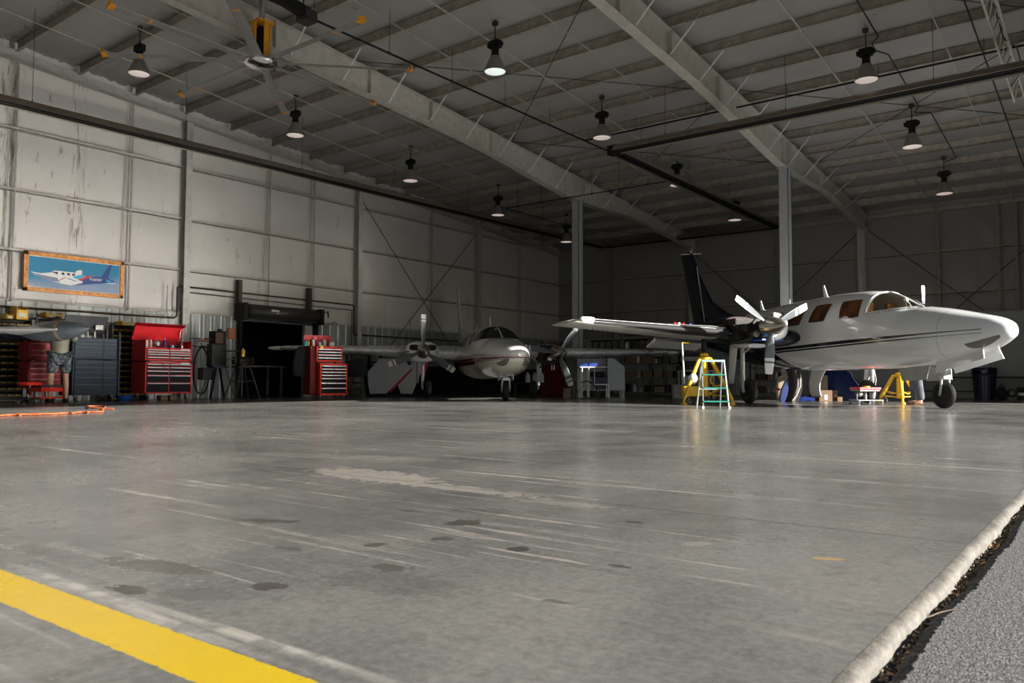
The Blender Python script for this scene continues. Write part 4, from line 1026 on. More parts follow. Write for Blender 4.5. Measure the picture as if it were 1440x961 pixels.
def pp(pts, name, mat, k):
    # points measured on the print: a along it, b up it, both 0..1
    out = [(.020+.0012*k, .10+(PW-.2)*a, .10+(PH-.2)*b) for a, b in pts]
    MB().prism(out, (.001, 0, 0)).build(name, mats[mat], pc)
pp([(.02, .49), (.12, .46), (.23, .52), (.27, .60), (.33, .60), (.47, .60), (.53, .55), (.62, .50), (.72, .50), (.83, .50), (.90, .42), (.97, .36), (.90, .33), (.75, .32), (.55, .22), (.45, .18), (.30, .20), (.18, .28), (.06, .40)], 'picture_fuselage', 'p_white', 0)
pp([(.03, .46), (.15, .40), (.30, .36), (.33, .22), (.22, .24), (.12, .33)], 'picture_belly', 'p_grey', 1)
pp([(.55, .38), (.70, .52), (.79, .55), (.85, .85), (.88, 1.0), (.915, 1.0), (.885, .75), (.87, .52), (.96, .40), (.88, .35), (.72, .28), (.52, .18), (.46, .18)], 'picture_tail', 'p_blue', 1)
pp([(.49, .62), (.53, .70), (.565, .70), (.57, .56), (.52, .52)], 'picture_far_wing', 'p_white', 1)
pp([(.33, .18), (.40, .40), (.58, .33), (.57, .26), (.45, .15)], 'picture_wing', 'p_white', 2)
pp([(.40, .37), (.42, .39), (.52, .31), (.49, .30)], 'picture_wing_stripe', 'p_cyan', 3)
pp([(.33, .28), (.39, .40), (.375, .40), (.325, .30)], 'picture_red_stripe', 'p_red', 3)
pp([(.52, .36), (.62, .53), (.69, .54), (.58, .37)], 'picture_tail_stripe', 'p_red', 3)
pp([(.46, .43), (.53, .53), (.60, .51), (.53, .38)], 'picture_cyan_stripe', 'p_cyan', 2)
pp([(.84, .47), (.91, .42), (.87, .35)], 'picture_tail_cyan', 'p_cyan', 3)
for a in (.29, .36, .42, .475): pp([(a-.018, .49), (a-.014, .56), (a+.014, .555), (a+.014, .475)], 'picture_window', 'p_dark', 3)
pp([(.245, .52), (.27, .57), (.275, .53), (.25, .50)], 'picture_windshield', 'p_dark', 3)
def text(body, name, mat, parent, loc, rot, size, ext=.001):
    c = bpy.data.curves.new(name, 'FONT'); c.body = body; c.size = size; c.extrude = ext; c.align_x = 'CENTER'; c.align_y = 'CENTER'
    tmp = bpy.data.objects.new(name, c); COL.objects.link(tmp); bpy.context.view_layer.update(); me = bpy.data.meshes.new_from_object(tmp.evaluated_get(bpy.context.evaluated_depsgraph_get())); bpy.data.objects.remove(tmp); me.materials.clear(); me.materials.append(mats[mat]); o = bpy.data.objects.new(name, me); COL.objects.link(o); o.parent = parent; o.location = loc; o.rotation_euler = rot; return o
text('N3690F', 'registration', 'p_white', pc, (.027, .10+(PW-.2)*.725, .10+(PH-.2)*.42), (radians(90+0), 0, radians(90)), .085)

# ------------------------------------------------------------------ tool storage on the left
def chest(name, label, loc, w, parts, body, dr, pull, depth=.55, base=.14, sideh=None):
    """front faces +X, width along +Y; parts: list of (z0, z1, columns[(y0,y1,[heights])])"""
    r = empty(name, loc, 0, label, 'tool chest')
    for (z0, z1, cols, x1) in parts:
        m = MB(); m.box((-depth, 0, z0), (x1-.015, w, z1), bev=.008); 
        fr = .03
        m.box((x1-.02, 0, z0), (x1, fr, z1)); m.box((x1-.02, w-fr, z0), (x1, w, z1)); m.box((x1-.02, 0, z0), (x1, w, z0+fr)); m.box((x1-.02, 0, z1-fr), (x1, w, z1))
        for i in range(len(cols)-1): m.box((x1-.02, cols[i][1]-.012, z0), (x1, cols[i][1]+.012, z1))
        m.build('cabinet', mats[body], r)
        for (a, b, hs) in cols:
            tot = sum(hs); z = z1-fr; k = (z1-z0-2*fr)/tot
            for h in hs:
                hh = h*k; o = MB().box((x1-.03, a+.012, z-hh+.006), (x1+.006, b-.012, z-.006), bev=.004).build('drawer', mats[dr], r)
                MB().box((x1+.004, a+.018, z-.032), (x1+.026, b-.018, z-.012), bev=.004).build('pull', mats[pull], o); z -= hh
    for x in (-depth+.08, -.08):
        for y in (.1, w-.1):
            c = MB(); c.torus((x, y, .055), (0, 1, 0), .038, .017, 18, 8); c.lathe([(.022, -.02), (.022, .02)], (x, y, .055), (0, 1, 0), 12); c.box((x-.03, y-.03, .10), (x+.03, y+.03, base+.01)); c.build('caster', mats['castor'], r)
    return r
rc = chest('tool_chest', 'tall cherry red tool chest with black drawers and raised lid by the left wall', (-16.98, 8.80, 0), 1.10,
    [(.15, .85, [(.03, .55, [.8, .9, 1.1, 1.9, 2.4]), (.55, 1.07, [.8, .9, 1.1, 1.9, 2.4])], 0), (.88, 1.17, [(.03, .55, [1, 1, 1.3, 1.2]), (.55, 1.07, [1, 1, 1.3, 1.2])], -.02)], 'tool_red', 'drawer_black', 'silver_trim', .62)
m = MB(); m.box((-.62, 0, 1.17), (-.60, 1.1, 1.38)); m.box((-.62, 0, 1.17), (-.03, .02, 1.34)); m.box((-.62, 1.08, 1.17), (-.03, 1.1, 1.34)); m.build('top_tray', mats['tool_red'], rc)
m = MB(); a = Vector((-.62, -.02, 1.36)); m.prism([(-.66, -.02, 1.36), (-.60, -.02, 1.36), (-.44, -.02, 1.66), (-.34, -.02, 1.70), (-.36, -.02, 1.73), (-.50, -.02, 1.69)], (0, 1.14, 0)); m.build('lid', mats['tool_red'], rc)
MB().tube([(-.5, 1.04, 1.3), (-.42, 1.04, 1.62)], .010, 6).build('lid_strut', mats['chrome'], rc)
MB().box((-.014, .82, 1.13), (.008, 1.02, 1.155)).build('badge', mats['silver_trim'], rc); MB().box((.004, .82, .815), (.010, 1.02, .838)).build('badge', mats['silver_trim'], rc)
def bottle(nm, lab, loc, r, h, mat, capm, cat='can', grp=None):
    o = empty(nm, loc, 0, lab, cat, grp); MB().lathe([(r*.96, 0), (r, .01), (r, h*.72), (r*.5, h*.86), (r*.45, h*.88)], n=14).build('body', mats[mat], o); MB().lathe([(r*.5, h*.86), (r*.5, h), (r*.1, h)], n=12).build('cap', mats[capm], o); return o
g_ = 'items in the tray of the red tool chest'
mk('blue_can', (.012, .04, .20), .5); mk('cream', (.6, .52, .38), .5)
X = -17.2
bottle('spray_can', 'white spray can in the tray of the cherry red tool chest, leftmost', (X, 8.93, 1.17), .033, .20, 'white_plastic', 'black_paint', grp=g_)
bottle('spray_can', 'cream spray can beside the round gauge in the red tool chest tray', (X, 9.02, 1.17), .033, .18, 'cream', 'white_plastic', grp=g_)
o = empty('gauge', (X+.02, 9.16, 1.27), 0, 'round white-faced gauge standing in the tray of the red tool chest', 'gauge', g_); MB().lathe([(.001, 0), (.075, 0), (.08, .03), (.001, .03)], axis=(1, 0, 0), n=24).build('case', mats['chrome'], o); MB().lathe([(.001, .031), (.062, .031), (.001, .034)], axis=(1, 0, 0), n=24).build('dial', mats['white_paint'], o); MB().box((-.02, -.02, -.10), (.02, .02, -.07)).build('foot', mats['dark_metal'], o)
bottle('spray_can', 'tall blue and white spray can in the middle of the red tool chest tray', (X, 9.34, 1.17), .035, .22, 'blue_can', 'white_plastic', grp=g_)
for k in range(4): 
    o = MB().lathe([(.028, 0), (.03, .01), (.03, .07), (.02, .08)], n=12).build('jar', mats[['blue_can', 'white_plastic', 'blue_can', 'drawer_black'][k]]); o.location = (X, 9.47+.065*k, 1.17); tag(o, ['small blue jar beside the tall spray can in the red chest tray', 'small white jar between blue jars in the red chest tray', 'small blue jar right of the white jar in the red chest tray', 'small black jar, last of the row in the red chest tray'][k], 'jar', g_)
bottle('spray_can', 'silver canister at the right end of the red tool chest tray', (X, 9.76, 1.17), .04, .19, 'chrome', 'white_plastic', grp=g_)

bc = chest('tool_chest', 'wide blue-grey tool chest with its lid raised, right of the person in shorts', (-16.98, 7.28, 0), .94,
    [(.13, .86, [(.03, .60, [1, 1, 1, 1.4, 2.0]), (.60, .91, [1, 1, 1, 1.4, 2.0])], 0), (.88, 1.32, [(.03, .60, [1, 1, 1.2, 1.9]), (.60, .91, [1, 1, 1.2, 1.9])], -.02)], 'blue_grey', 'blue_grey', 'dark_blue_trim', .6)
m = MB(); m.prism([(-.62, .0, 1.40), (-.58, .0, 1.40), (-.42, .04, 1.80), (-.46, .04, 1.81)], (0, .86, 0)); m.build('lid', mats['dark_grey'], bc)
m = MB(); m.box((-.02, .92, .14), (.03, .955, 1.46), bev=.008); m.build('side_handle', mats['blue_grey'], bc)
for q in (.03, .86): MB().box((-.62, q-.01, 1.30), (-.56, q+.02, 1.44)).build('hinge', mats['dark_metal'], bc)
for sy, sl in ((.05, 'left'),): pass
g_ = 'cans on the blue-grey tool chest'
bottle('spray_can', 'white can with dark cap standing on the blue-grey tool chest, leftmost', (-17.15, 7.52, 1.32), .045, .19, 'white_plastic', 'black_paint', grp=g_)
bottle('spray_can', 'slim grey can between two others on the blue-grey tool chest', (-17.15, 7.63, 1.32), .028, .17, 'steel_grey', 'white_plastic', grp=g_)
bottle('spray_can', 'thin white and orange can on the blue-grey tool chest, rightmost', (-17.15, 7.78, 1.32), .022, .16, 'white_plastic', 'orange', grp=g_)
nt = MB(); nt.box((-17.40, 7.90, 1.52), (-17.385, 8.06, 1.62)); tag(nt.build('paper_note', mats['white_plastic']), 'white paper note stuck inside the raised lid of the blue-grey chest', 'note')
ch3 = chest('tool_chest', 'old scuffed maroon tool chest left of the person in shorts', (-17.10, 6.50, 0), .62,
    [(.28, .82, [(.02, .60, [1, 1, 1, 1.6])], 0), (.84, 1.22, [(.02, .60, [1.6, 1, 1])], -.01)], 'maroon', 'maroon', 'maroon_trim', .5, .26)
mcl = MB(); mcl.sphere((0, 0, .05), .1, 10, 6, (1, 1.6, .5)); o = mcl.build('rag', mats['white_plastic']); o.location = (-17.3, 6.75, 1.22); tag(o, 'crumpled white rag on top of the maroon tool chest', 'rag')

# parts racks: rows of small bins with yellow fronts
def rack(y0, y1, lab, binlab, grp, ztop=1.70, rows=13, x=XW+.22, ny=7):
    r = empty('bin_rack', (x, y0, 0), 0, lab, 'shelving'); w = y1-y0
    m = MB(); m.box((0, 0, .02), (.03, w, ztop)); 
    for y in (0, w-.03): m.box((0, y, 0), (.42, y+.03, ztop))
    m.build('frame', mats['dark_metal'], r)
    for k in range(rows): MB().box((.0, .03, .10+k*(ztop-.1)/rows-.012), (.40, w-.03, .10+k*(ztop-.1)/rows)).build('shelf', mats['dark_metal'], r)
    bw = (w-.06)/ny; h = (ztop-.1)/rows; proto = None
    for k in range(rows):
        for j in range(ny):
            if proto is None:
                proto = empty('storage_bin', (0, 0, 0), 0, binlab, 'bin', grp)
                b = MB(); b.box((.05, .004, .002), (.38, bw-.004, h*.42)); b.box((.05, .004, .002), (.06, bw-.004, h*.75)); b.build('tub', mats['black_paint'], proto)
                MB().box((.38, .012, .010), (.386, bw-.012, h*.30)).build('label_strip', mats['bin_yellow'], proto); o = proto
            else: o = copy_tree(proto)
            o.location = (x, y0+.03+bw*j, .10+k*h)
rack(5.0, 6.05, 'black wall rack of small yellow-fronted bins at the far left edge', 'small black bin with yellow front in the rack at the far left edge', 'bins in the far left rack', rows=12, ny=6)
rack(6.10, 6.98, 'black wall rack of small yellow-fronted bins behind the maroon chest', 'small black bin with yellow front in the rack behind the maroon chest', 'bins behind the maroon chest', rows=12, ny=6)
rack(8.62, 9.52, 'black wall rack of small yellow-fronted bins between blue-grey and red chests', 'small black bin with yellow front in the rack between the blue-grey and red chests', 'bins between the chests', rows=12, ny=6)
def openbin(nm, lab, loc, sx, sy, sz, mat):
    o = empty(nm, loc, 0, lab, 'bin'); m = MB(); m.box((0, 0, 0), (sx, sy, .01)); m.box((0, 0, 0), (.01, sy, sz)); m.box((0, 0, 0), (sx, .01, sz)); m.box((0, sy-.01, 0), (sx, sy, sz)); m.box((sx-.01, 0, 0), (sx, sy, sz*.75), bev=.004); m.build('tub', mats[mat], o); MB().box((sx, sy*.2, sz*.2), (sx+.004, sy*.8, sz*.5)).build('label_card', mats['white_plastic'], o)
openbin('magazine_box', 'tall yellow box on top of the far left rack', (XW+.25, 6.66, 1.70), .35, .22, .28, 'yellow')
openbin('storage_tub', 'low yellow tub on the rack top behind the grey wingtip', (XW+.25, 6.995-.5, 1.70), .3, .14, .12, 'yellow')
openbin('storage_tub', 'yellow tub on top of the rack between blue-grey and red chests', (XW+.25, 8.86, 1.70), .35, .42, .11, 'yellow')
openbin('storage_tub', 'low yellow tub standing above the raised grey lid', (XW+.25, 7.25, 1.78), .3, .34, .12, 'yellow')
sh_ = MB(); sh_.box((XW+.22, 7.05, 1.74), (XW+.6, 8.55, 1.77)); sh_.box((XW+.22, 7.05, .0), (XW+.25, 7.08, 1.75)); sh_.box((XW+.22, 8.52, 0), (XW+.25, 8.55, 1.75)); sh_.box((XW+.57, 7.05, .0), (XW+.6, 7.08, 1.75)); sh_.box((XW+.57, 8.52, 0), (XW+.6, 8.55, 1.75)); tag(sh_.build('shelf', mats['dark_metal']), 'dark shelf behind the blue-grey tool chest', 'shelf')
# orange hose lying on the floor by the corner of the sunlight
def rope(pts, r, name, lab, mat, cat, sub=10):
    P = [Vector(p) for p in pts]; out = []
    for i in range(len(P)-1):
        a, b = P[i], P[i+1]; pa = P[i-1] if i else a; pb = P[i+2] if i+2 < len(P) else b
        for k in range(sub):
            t = k/sub; out.append(.5*((2*a)+(b-pa)*t+(2*pa-5*a+4*b-pb)*t*t+(3*a-pa-3*b+pb)*t**3))
    out.append(P[-1]); return tag(MB().tube(out, r, 8).build(name, mats[mat]), lab, cat)
cpts = []
for i in range(34):
    t = i/33; p = Vector((-10.4-.5*t, 3.0+2.0*t, .014)); cpts.append(p+Vector((.10*sin(i*2.1), .06*cos(i*1.7), .004*(i % 2))))
cpts += [Vector((-11.4, 5.3, .014)), Vector((-12.1, 5.65, .014)), Vector((-12.7, 5.95, .014)), Vector((-13.3, 6.2, .014)), Vector((-13.5, 6.05, .014)), Vector((-13.0, 5.85, .02)), Vector((-12.4, 5.6, .02)), Vector((-12.0, 5.75, .014))]
rope(cpts, .011, 'extension_cord', 'bright orange extension cord lying on the floor at the left', 'safety_orange', 'cord', 5)

# grey pod-tipped wing reaching in from the left edge
ww = empty('airplane_wing', (0, 0, 0), 0, 'silver wing with grey tip pod reaching in from the left edge', 'airplane')
A = onX(78, 463, -13.35); tip = Vector((A.x, A.y, A.z)); dirr = RF(-1, .02).normalized(); fw = RF(.02, 1).normalized()
def wsec(p, ch, th, n=16):
    out = []
    for k in range(2*n):
        t = 2*pi*k/(2*n); x = (1-cos(t))/2; y = th/2*sin(t)*(1-.55*x); out.append(p+fw*(x*ch)+Vector((0, 0, y)))
    return out
MB().rings([wsec(tip, .35, .04), wsec(tip+dirr*.10, .9, .10), wsec(tip+dirr*.35, 1.15, .15), wsec(tip+dirr*3.2+Vector((0, 0, -.02)), 1.5, .22)]).build('wing', mats['white_paint'], ww)
MB().rings([wsec(tip+dirr*.9+fw*.1+Vector((0, 0, -.10)), .9, .1), wsec(tip+dirr*3.0+fw*.1+Vector((0, 0, -.12)), .9, .1)]).build('flap', mats['navy'], ww)
pod = MB(); c0 = tip-dirr*.45+fw*.15+Vector((0, 0, .02)); c1 = tip+dirr*.95+fw*.55+Vector((0, 0, -.04)); rr = []
for i, (t, r) in enumerate([(0, .012), (.03, .05), (.1, .105), (.25, .17), (.45, .20), (.65, .18), (.85, .11), (1, .02)]):
    c = c0+(c1-c0)*t; rr.append([c+fw*(r*1.3*cos(2*pi*k/20))+Vector((0, 0, r*.85*sin(2*pi*k/20))) for k in range(20)])
pod.rings(rr); pod.build('tip_pod', mats['sail_grey'], ww)
c = c0+(c1-c0)*.36; bd = MB(); bd.rings([[c+dirr*o+fw*(.199*1.3*cos(2*pi*k/20))+Vector((0, 0, .199*.85*sin(2*pi*k/20))) for k in range(20)] for o in (-.02, .02)]); bd.build('pod_band', mats['tan'], ww)
gx = tip+dirr*2.6+fw*.6
MB().tube([gx, (gx.x, gx.y, .3)], .04, 10).build('strut', mats['steel_grey'], ww); wheel_parts(ww, (gx.x, gx.y, .24), .24, .16)

# red round stool and red low creeper seat
def roll_stool(nm, lab, loc, h, seat, R=.19):
    r = empty(nm, loc, random.random(), lab, 'stool'); MB().lathe([(.001, -.06), (R*.9, -.06), (R, -.045), (R, -.015), (R*.93, 0), (.001, .002)], (0, 0, h), n=28).build('seat', mats[seat], r)
    MB().lathe([(.03, .08), (.03, h*.5), (.02, h*.5), (.02, h-.06)], n=12).build('column', mats['chrome'], r)
    for k in range(5):
        a = 2*pi*k/5; e = Vector((cos(a)*.22, sin(a)*.22, .085)); l = MB().tube([(0, 0, .10), e], [.02, .014], 8).build('leg', mats['dark_metal'], r)
        MB().torus((e.x, e.y, .035), (-sin(a), cos(a), 0), .023, .012, 14, 8).tube([e, (e.x, e.y, .05)], .009, 6).build('caster', mats['castor'], l)
    return r
p = onZ(41, 568.5)
roll_stool('round_stool', 'bright red round rolling stool in front of the maroon tool chest', (p.x, p.y, 0), .40, 'bright_red', .20)
p = onZ(66, 567)
cs = empty('creeper_seat', (p.x, p.y, 0), radians(10), 'low red wheeled mechanic seat with black pad, right of the round red stool', 'stool')
MB().box((-.2, -.24, .30), (.2, .24, .35), bev=.02).build('pad', mats['black_rubber'], cs); 
m = MB(); m.box((-.18, -.22, .22), (.18, .22, .30), bev=.01); m.box((-.2, -.26, .09), (.2, .26, .115), bev=.005)
for a in (-.17, .17):
    for b in (-.2, .2): m.tube([(a, b, .1), (a, b, .25)], .012, 6)
m.build('frame', mats['bright_red'], cs)
MB().box((.17, -.18, .225), (.19, .18, .29)).build('drawer', mats['bright_red'], cs)
for a in (-.17, .17):
    for b in (-.22, .22): MB().torus((a, b, .038), (0, 1, 0), .025, .012, 14, 8).tube([(a, b, .05), (a, b, .1)], .01, 6).build('caster', mats['castor'], cs)
# blue basin on floor
o = MB().lathe([(.001, 0), (.14, 0), (.18, .10), (.19, .11), (.17, .10), (.13, .02), (.001, .015)], n=24).build('drain_pan', mats['blue_plastic']); p = onZ(178, 563.5); o.location = (p.x-.1, p.y, 0); tag(o, 'shallow bright blue pan on the floor between blue-grey and red chests', 'pan')
for k, (xx, l) in enumerate(((228, 'small cardboard box on the floor under the red tool chest, left'), (241, 'small cardboard box on the floor under the red tool chest, right'))):
    o = MB().box((-.1, -.08, 0), (.1, .08, .10), bev=.004).build('cardboard_box', mats['tan']); p = onX(xx, 558, -17.5); o.location = (-17.5, p.y, 0); tag(o, l, 'box')

# bench tool stands
def stand(loc, lab, kind, legm):
    r = empty('bench_grinder_stand' if kind == 2 else 'belt_sander', loc, 0, lab, 'machine')
    for a in (-1, 1):
        for b in (-1, 1): MB().bar((a*.12, b*.12, .78), (a*.24, b*.34, 0), .05, .03).build('leg', mats[legm], r)
    MB().box((-.16, -.2, .76), (.16, .2, .80), bev=.006).build('plate', mats[legm], r)
    if kind == 1:
        m = MB(); m.box((-.14, -.24, .78), (.12, .16, 1.34), bev=.04); m.build('housing', mats['black_paint'], r)
        m = MB(); m.box((-.15, -.18, 1.32), (.13, .13, 1.66), bev=.04); m.box((-.05, .0, 1.67), (.03, .08, 1.72), bev=.01); m.build('head', mats['drawer_black'], r); MB().box((.135, -.16, 1.36), (.14, .04, 1.62), bev=.006).build('guard_panel', mats['brown'], r)
        MB().box((-.1, .06, 1.17), (.22, .42, 1.20), bev=.005).build('work_table', mats['dark_metal'], r); MB().tube([(0, -.2, 1.45), (0, -.38, 1.46)], .02, 8).build('arm', mats['dark_metal'], r)
        m = MB(); m.box((-.15, -.46, .46), (.10, -.14, .76), bev=.03); m.box((.1, -.40, .55), (.105, -.28, .62)); m.build('motor', mats['black_paint'], r)
    else:
        m = MB(); m.lathe([(.09, -.15), (.10, -.12), (.10, .12), (.09, .15)], (0, 0, .93), (0, 1, 0), 20); m.box((-.08, -.1, .80), (.08, .1, .88)); m.build('motor', mats['black_paint'], r)
        for q in (-1, 1): MB().lathe([(.001, -.02), (.095, -.02), (.10, 0), (.095, .02), (.001, .02)], (0, q*.24, .93), (0, 1, 0), 22).build('grinding_wheel', mats['dark_metal'] if q < 0 else mats['brown'], r)
        MB().box((-.04, -.46, .95), (.1, -.28, .975), bev=.004).build('tool_rest', mats['dark_metal'], r)
        for zz in (.42,): MB().box((-.2, -.26, zz), (.2, .26, zz+.02)).build('shelf', mats['dark_metal'], r)
    return r
stand((-17.7, 11.0, 0), 'dark upright belt sander on blue splayed legs between red chest and orange notice', 1, 'navy_stand')
s2 = stand((-17.1, 11.30, 0), 'bench grinder on black splayed stand just left of the doorway', 2, 'dark_grey')
bottle('squeeze_bottle', 'yellow-labelled bottle with white top standing on the bench grinder stand', (-17.1, 11.30, 1.03), .045, .20, 'yellow', 'white_plastic', 'bottle')
hose = []
for k in range(26): a = radians(100-k*15.5); hose.append((-18.30+.03*k*.15, 10.86+.24*cos(a)+.02*k*.1, .80+.62*sin(a)*.95-.1))
rope(hose, .02, 'air_hose', 'thick black hose looped on the wall between red chest and belt sander', 'black_rubber', 'hose', 3)
hk = MB().tube([(XW+.06, 10.86, 1.34), (-18.22, 10.86, 1.26), (-18.22, 10.86, 1.34)], .012, 6); hk.tube([(XW+.06, 10.86, 1.34), (XW+.06, 10.86, 1.52), (XW+.2, 11.05, 1.50)], .012, 6); tag(hk.build('wall_hook', mats['dark_metal']), 'steel hook on the wall that holds the looped black hose', 'hook')
gn = MB().tube([(XW+.3, 11.05, 1.46), (XW+.34, 11.2, 1.43), (XW+.36, 11.26, 1.28)], [.035, .025, .015], 8); gn.tube([(XW+.07, 11.05, 1.46), (XW+.3, 11.05, 1.46)], .01, 6); tag(gn.build('blow_gun', mats['wood_frame']), 'small brown air nozzle hanging on the wall left of the belt sander', 'nozzle')

# red roller cart with black drawers
CT = Vector((.92, -.86, 0)); ct = empty('tool_cart', Vector((-16.15, 13.02, 0))+CT, radians(-14), 'bright red narrow tool cart with black drawers right of the doorway', 'tool chest')
def cart():
    W_, D_ = .76, .62
    m = MB(); m.box((-D_, 0, .10), (-.02, W_, .92), bev=.008); m.box((-.03, 0, .10), (0, .035, .92)); m.box((-.03, W_-.035, .10), (0, W_, .92)); m.box((-.03, 0, .10), (0, W_, .14)); m.box((-.03, 0, .87), (0, W_, .92)); m.build('cabinet', mats['bright_red'], ct)
    z = .87
    for h in (.08, .08, .08, .08, .12, .13, .15):
        o = MB().box((-.03, .04, z-h+.006), (.004, W_-.04, z-.004), bev=.003).build('drawer', mats['drawer_black'], ct); MB().box((.002, .045, z-.030), (.022, W_-.045, z-.010), bev=.003).build('pull', mats['silver_trim'], o); z -= h
    m = MB(); m.box((-D_, -.06, .96), (-.10, W_-.10, 1.36), bev=.006); m.build('top_box', mats['bright_red'], ct); z = 1.30
    for h in (.075, .075, .075, .075):
        o = MB().box((-.11, -.02, z-h+.005), (-.096, W_-.14, z-.003)).build('drawer', mats['drawer_black'], ct); MB().box((-.098, -.015, z-.028), (-.078, W_-.145, z-.008), bev=.003).build('pull', mats['silver_trim'], o); z -= h
    m = MB(); m.prism([(-D_+.0, -.2, 1.36), (-D_+.02, -.2, 1.36), (-D_+.06, -.2, 1.66), (-D_+.02, -.2, 1.66)], (0, .74, 0)); m.build('lid', mats['tool_red'], ct)
    m = MB(); m.box((-D_, -.2, .12), (-.16, -.0, 1.36), bev=.01); m.build('side_locker', mats['dark_red'], ct)
    ct.scale = (.94, .94, .94)
    for x in (-.5, -.08):
        for y in (.06, W_-.06): MB().torus((x, y, .045), (0, 1, 0), .03, .014, 14, 8).box((x-.02, y-.02, .07), (x+.02, y+.02, .11)).build('caster', mats['castor'], ct)
cart()
cl = ['teal', 'orange', 'white_plastic', 'tool_red', 'white_plastic', 'steel_grey', 'white_plastic']
nm = ['teal squat tub', 'small orange can', 'tall white spray can', 'red-topped can', 'white jar', 'grey tin', 'squat white cone bottle']
pos = [(-16.50, 12.86, .05, .15), (-16.45, 12.90, .032, .12), (-16.5, 13.08, .035, .20), (-16.55, 13.16, .04, .17), (-16.5, 13.27, .045, .14), (-16.48, 13.40, .05, .17), (-16.42, 13.58, .07, .15)]
for k in range(7): bottle('can', nm[k]+' on top of the bright red tool cart', (pos[k][0]+CT.x, pos[k][1]+CT.y, 1.28), pos[k][2], pos[k][3], cl[k], 'white_plastic' if k % 2 else 'tool_red', grp='cans on the bright red tool cart')
jk = MB(); jk.rings([[Vector((-16.62+.07*cos(2*pi*k/14)*s, 12.62+.15*sin(2*pi*k/14)*s+o, z)) for k in range(14)] for z, s, o in ((1.30, .4, .05), (1.22, .9, .02), (1.0, 1.0, 0), (.8, 1.1, -.02), (.62, 1.0, -.03), (.58, .8, 0))]); jk.rings([[Vector((-16.58+.05*cos(2*pi*k/10), 12.46+.05*sin(2*pi*k/10)+o, z)) for k in range(10)] for z, o in ((1.2, .06), (1.0, 0), (.8, -.02))])
jo = jk.build('jacket', mats['black_cloth']); jo.location = CT+Vector((.08, .10, 0)); jo.location.z = -.03; tag(jo, 'black jacket hanging on the left side of the bright red cart', 'jacket')
sn = MB().box((-.002, -.04, -.04), (.002, .04, .04)).build('sticky_note', mats['yellow']); sn.location = (-16.12+CT.x-.08, 13.10+CT.y, 1.25); sn.rotation_euler = (0, .0, radians(-14)); tag(sn, 'yellow sticky note on the top box of the bright red cart', 'note')

# draped black cover on a pale stool, beside the leaning white cowl panels
dp = empty('covered_machine', (RF(-3.95, 20.2).x, RF(-3.95, 20.2).y, 0), ANG, 'machine under a black cover on thin dark legs right of the red cart', 'machine')
m = MB(); m.rings([[Vector((.24*s*cos(2*pi*k/16), .2*s*sin(2*pi*k/16), z+.03*sin(3*k)*(z < .7))) for k in range(16)] for z, s in ((1.02, .3), (.98, .8), (.85, 1.05), (.62, 1.1), (.55, .9))]); m.build('cover', mats['black_cloth'], dp)
for a in (-.2, .2):
    for b in (-.12, .12): MB().bar((a*.6, b, .62), (a, b, 0), .05, .04).build('leg', mats['dark_metal'], dp)
MB().box((-.13, -.10, .08), (.13, .10, .28), bev=.02).build('bin', mats['dark_grey'], dp)
def panel(nm, lab, poly, base, dirv, tilt, mat, stripe=None, th=.02):
    """poly in (along, up) leaning back by tilt; along = dirv"""
    o = empty(nm, base, 0, lab, 'panel'); d = Vector(dirv).normalized(); n = d.cross(Vector((0, 0, 1))); up = Vector((0, 0, cos(tilt)))-n*(-sin(tilt))
    MB().prism([d*a+up*b for a, b in poly], n*th).build('skin', mats[mat], o)
    if stripe: MB().prism([d*a+up*b-n*.004 for a, b in stripe], n*.003).build('stripe', mats['p_red'], o)
    return o
b1 = RF(-3.95, 21.9); 
panel('leaning_cowling', 'pale grey angular cowl panel leaning, left of the two beside the red cart', [(0, .66), (.34, 1.04), (1.02, .98), (1.20, .77), (.44, .0), (.05, .02), (0, .3)], (b1.x, b1.y, .05), RF(1, 0), .2, 'white_dull', [(.60, .06), (1.20, .70), (1.22, .77), (1.14, .74), (.58, .14)])
b1 = RF(-3.2, 22.25)
panel('leaning_cowling', 'pale grey tapering cowl panel with a maroon edge leaning under the propeller', [(.0, .35), (.45, .98), (.80, .98), (.40, .0), (.1, .02)], (b1.x, b1.y, .05), RF(1, 0), .15, 'white_dull', [(.72, .60), (.80, .98), (.88, .95), (.76, .55)])
lb_ = MB().rings([[Vector((.8*cos(2*pi*k/24)*s, .3*sin(2*pi*k/24)*s, z)) for k in range(24)] for z, s in ((0, 1), (.05, 1.02), (.09, .9), (.10, .5))]); o = lb_.build('floor_mat', mats['black_cloth']); q = RF(-3.3, 21.9); o.location = (q.x, q.y, 0); o.rotation_euler = (0, 0, ANG); tag(o, 'crumpled black moving blanket on the floor under the leaning panels', 'blanket')
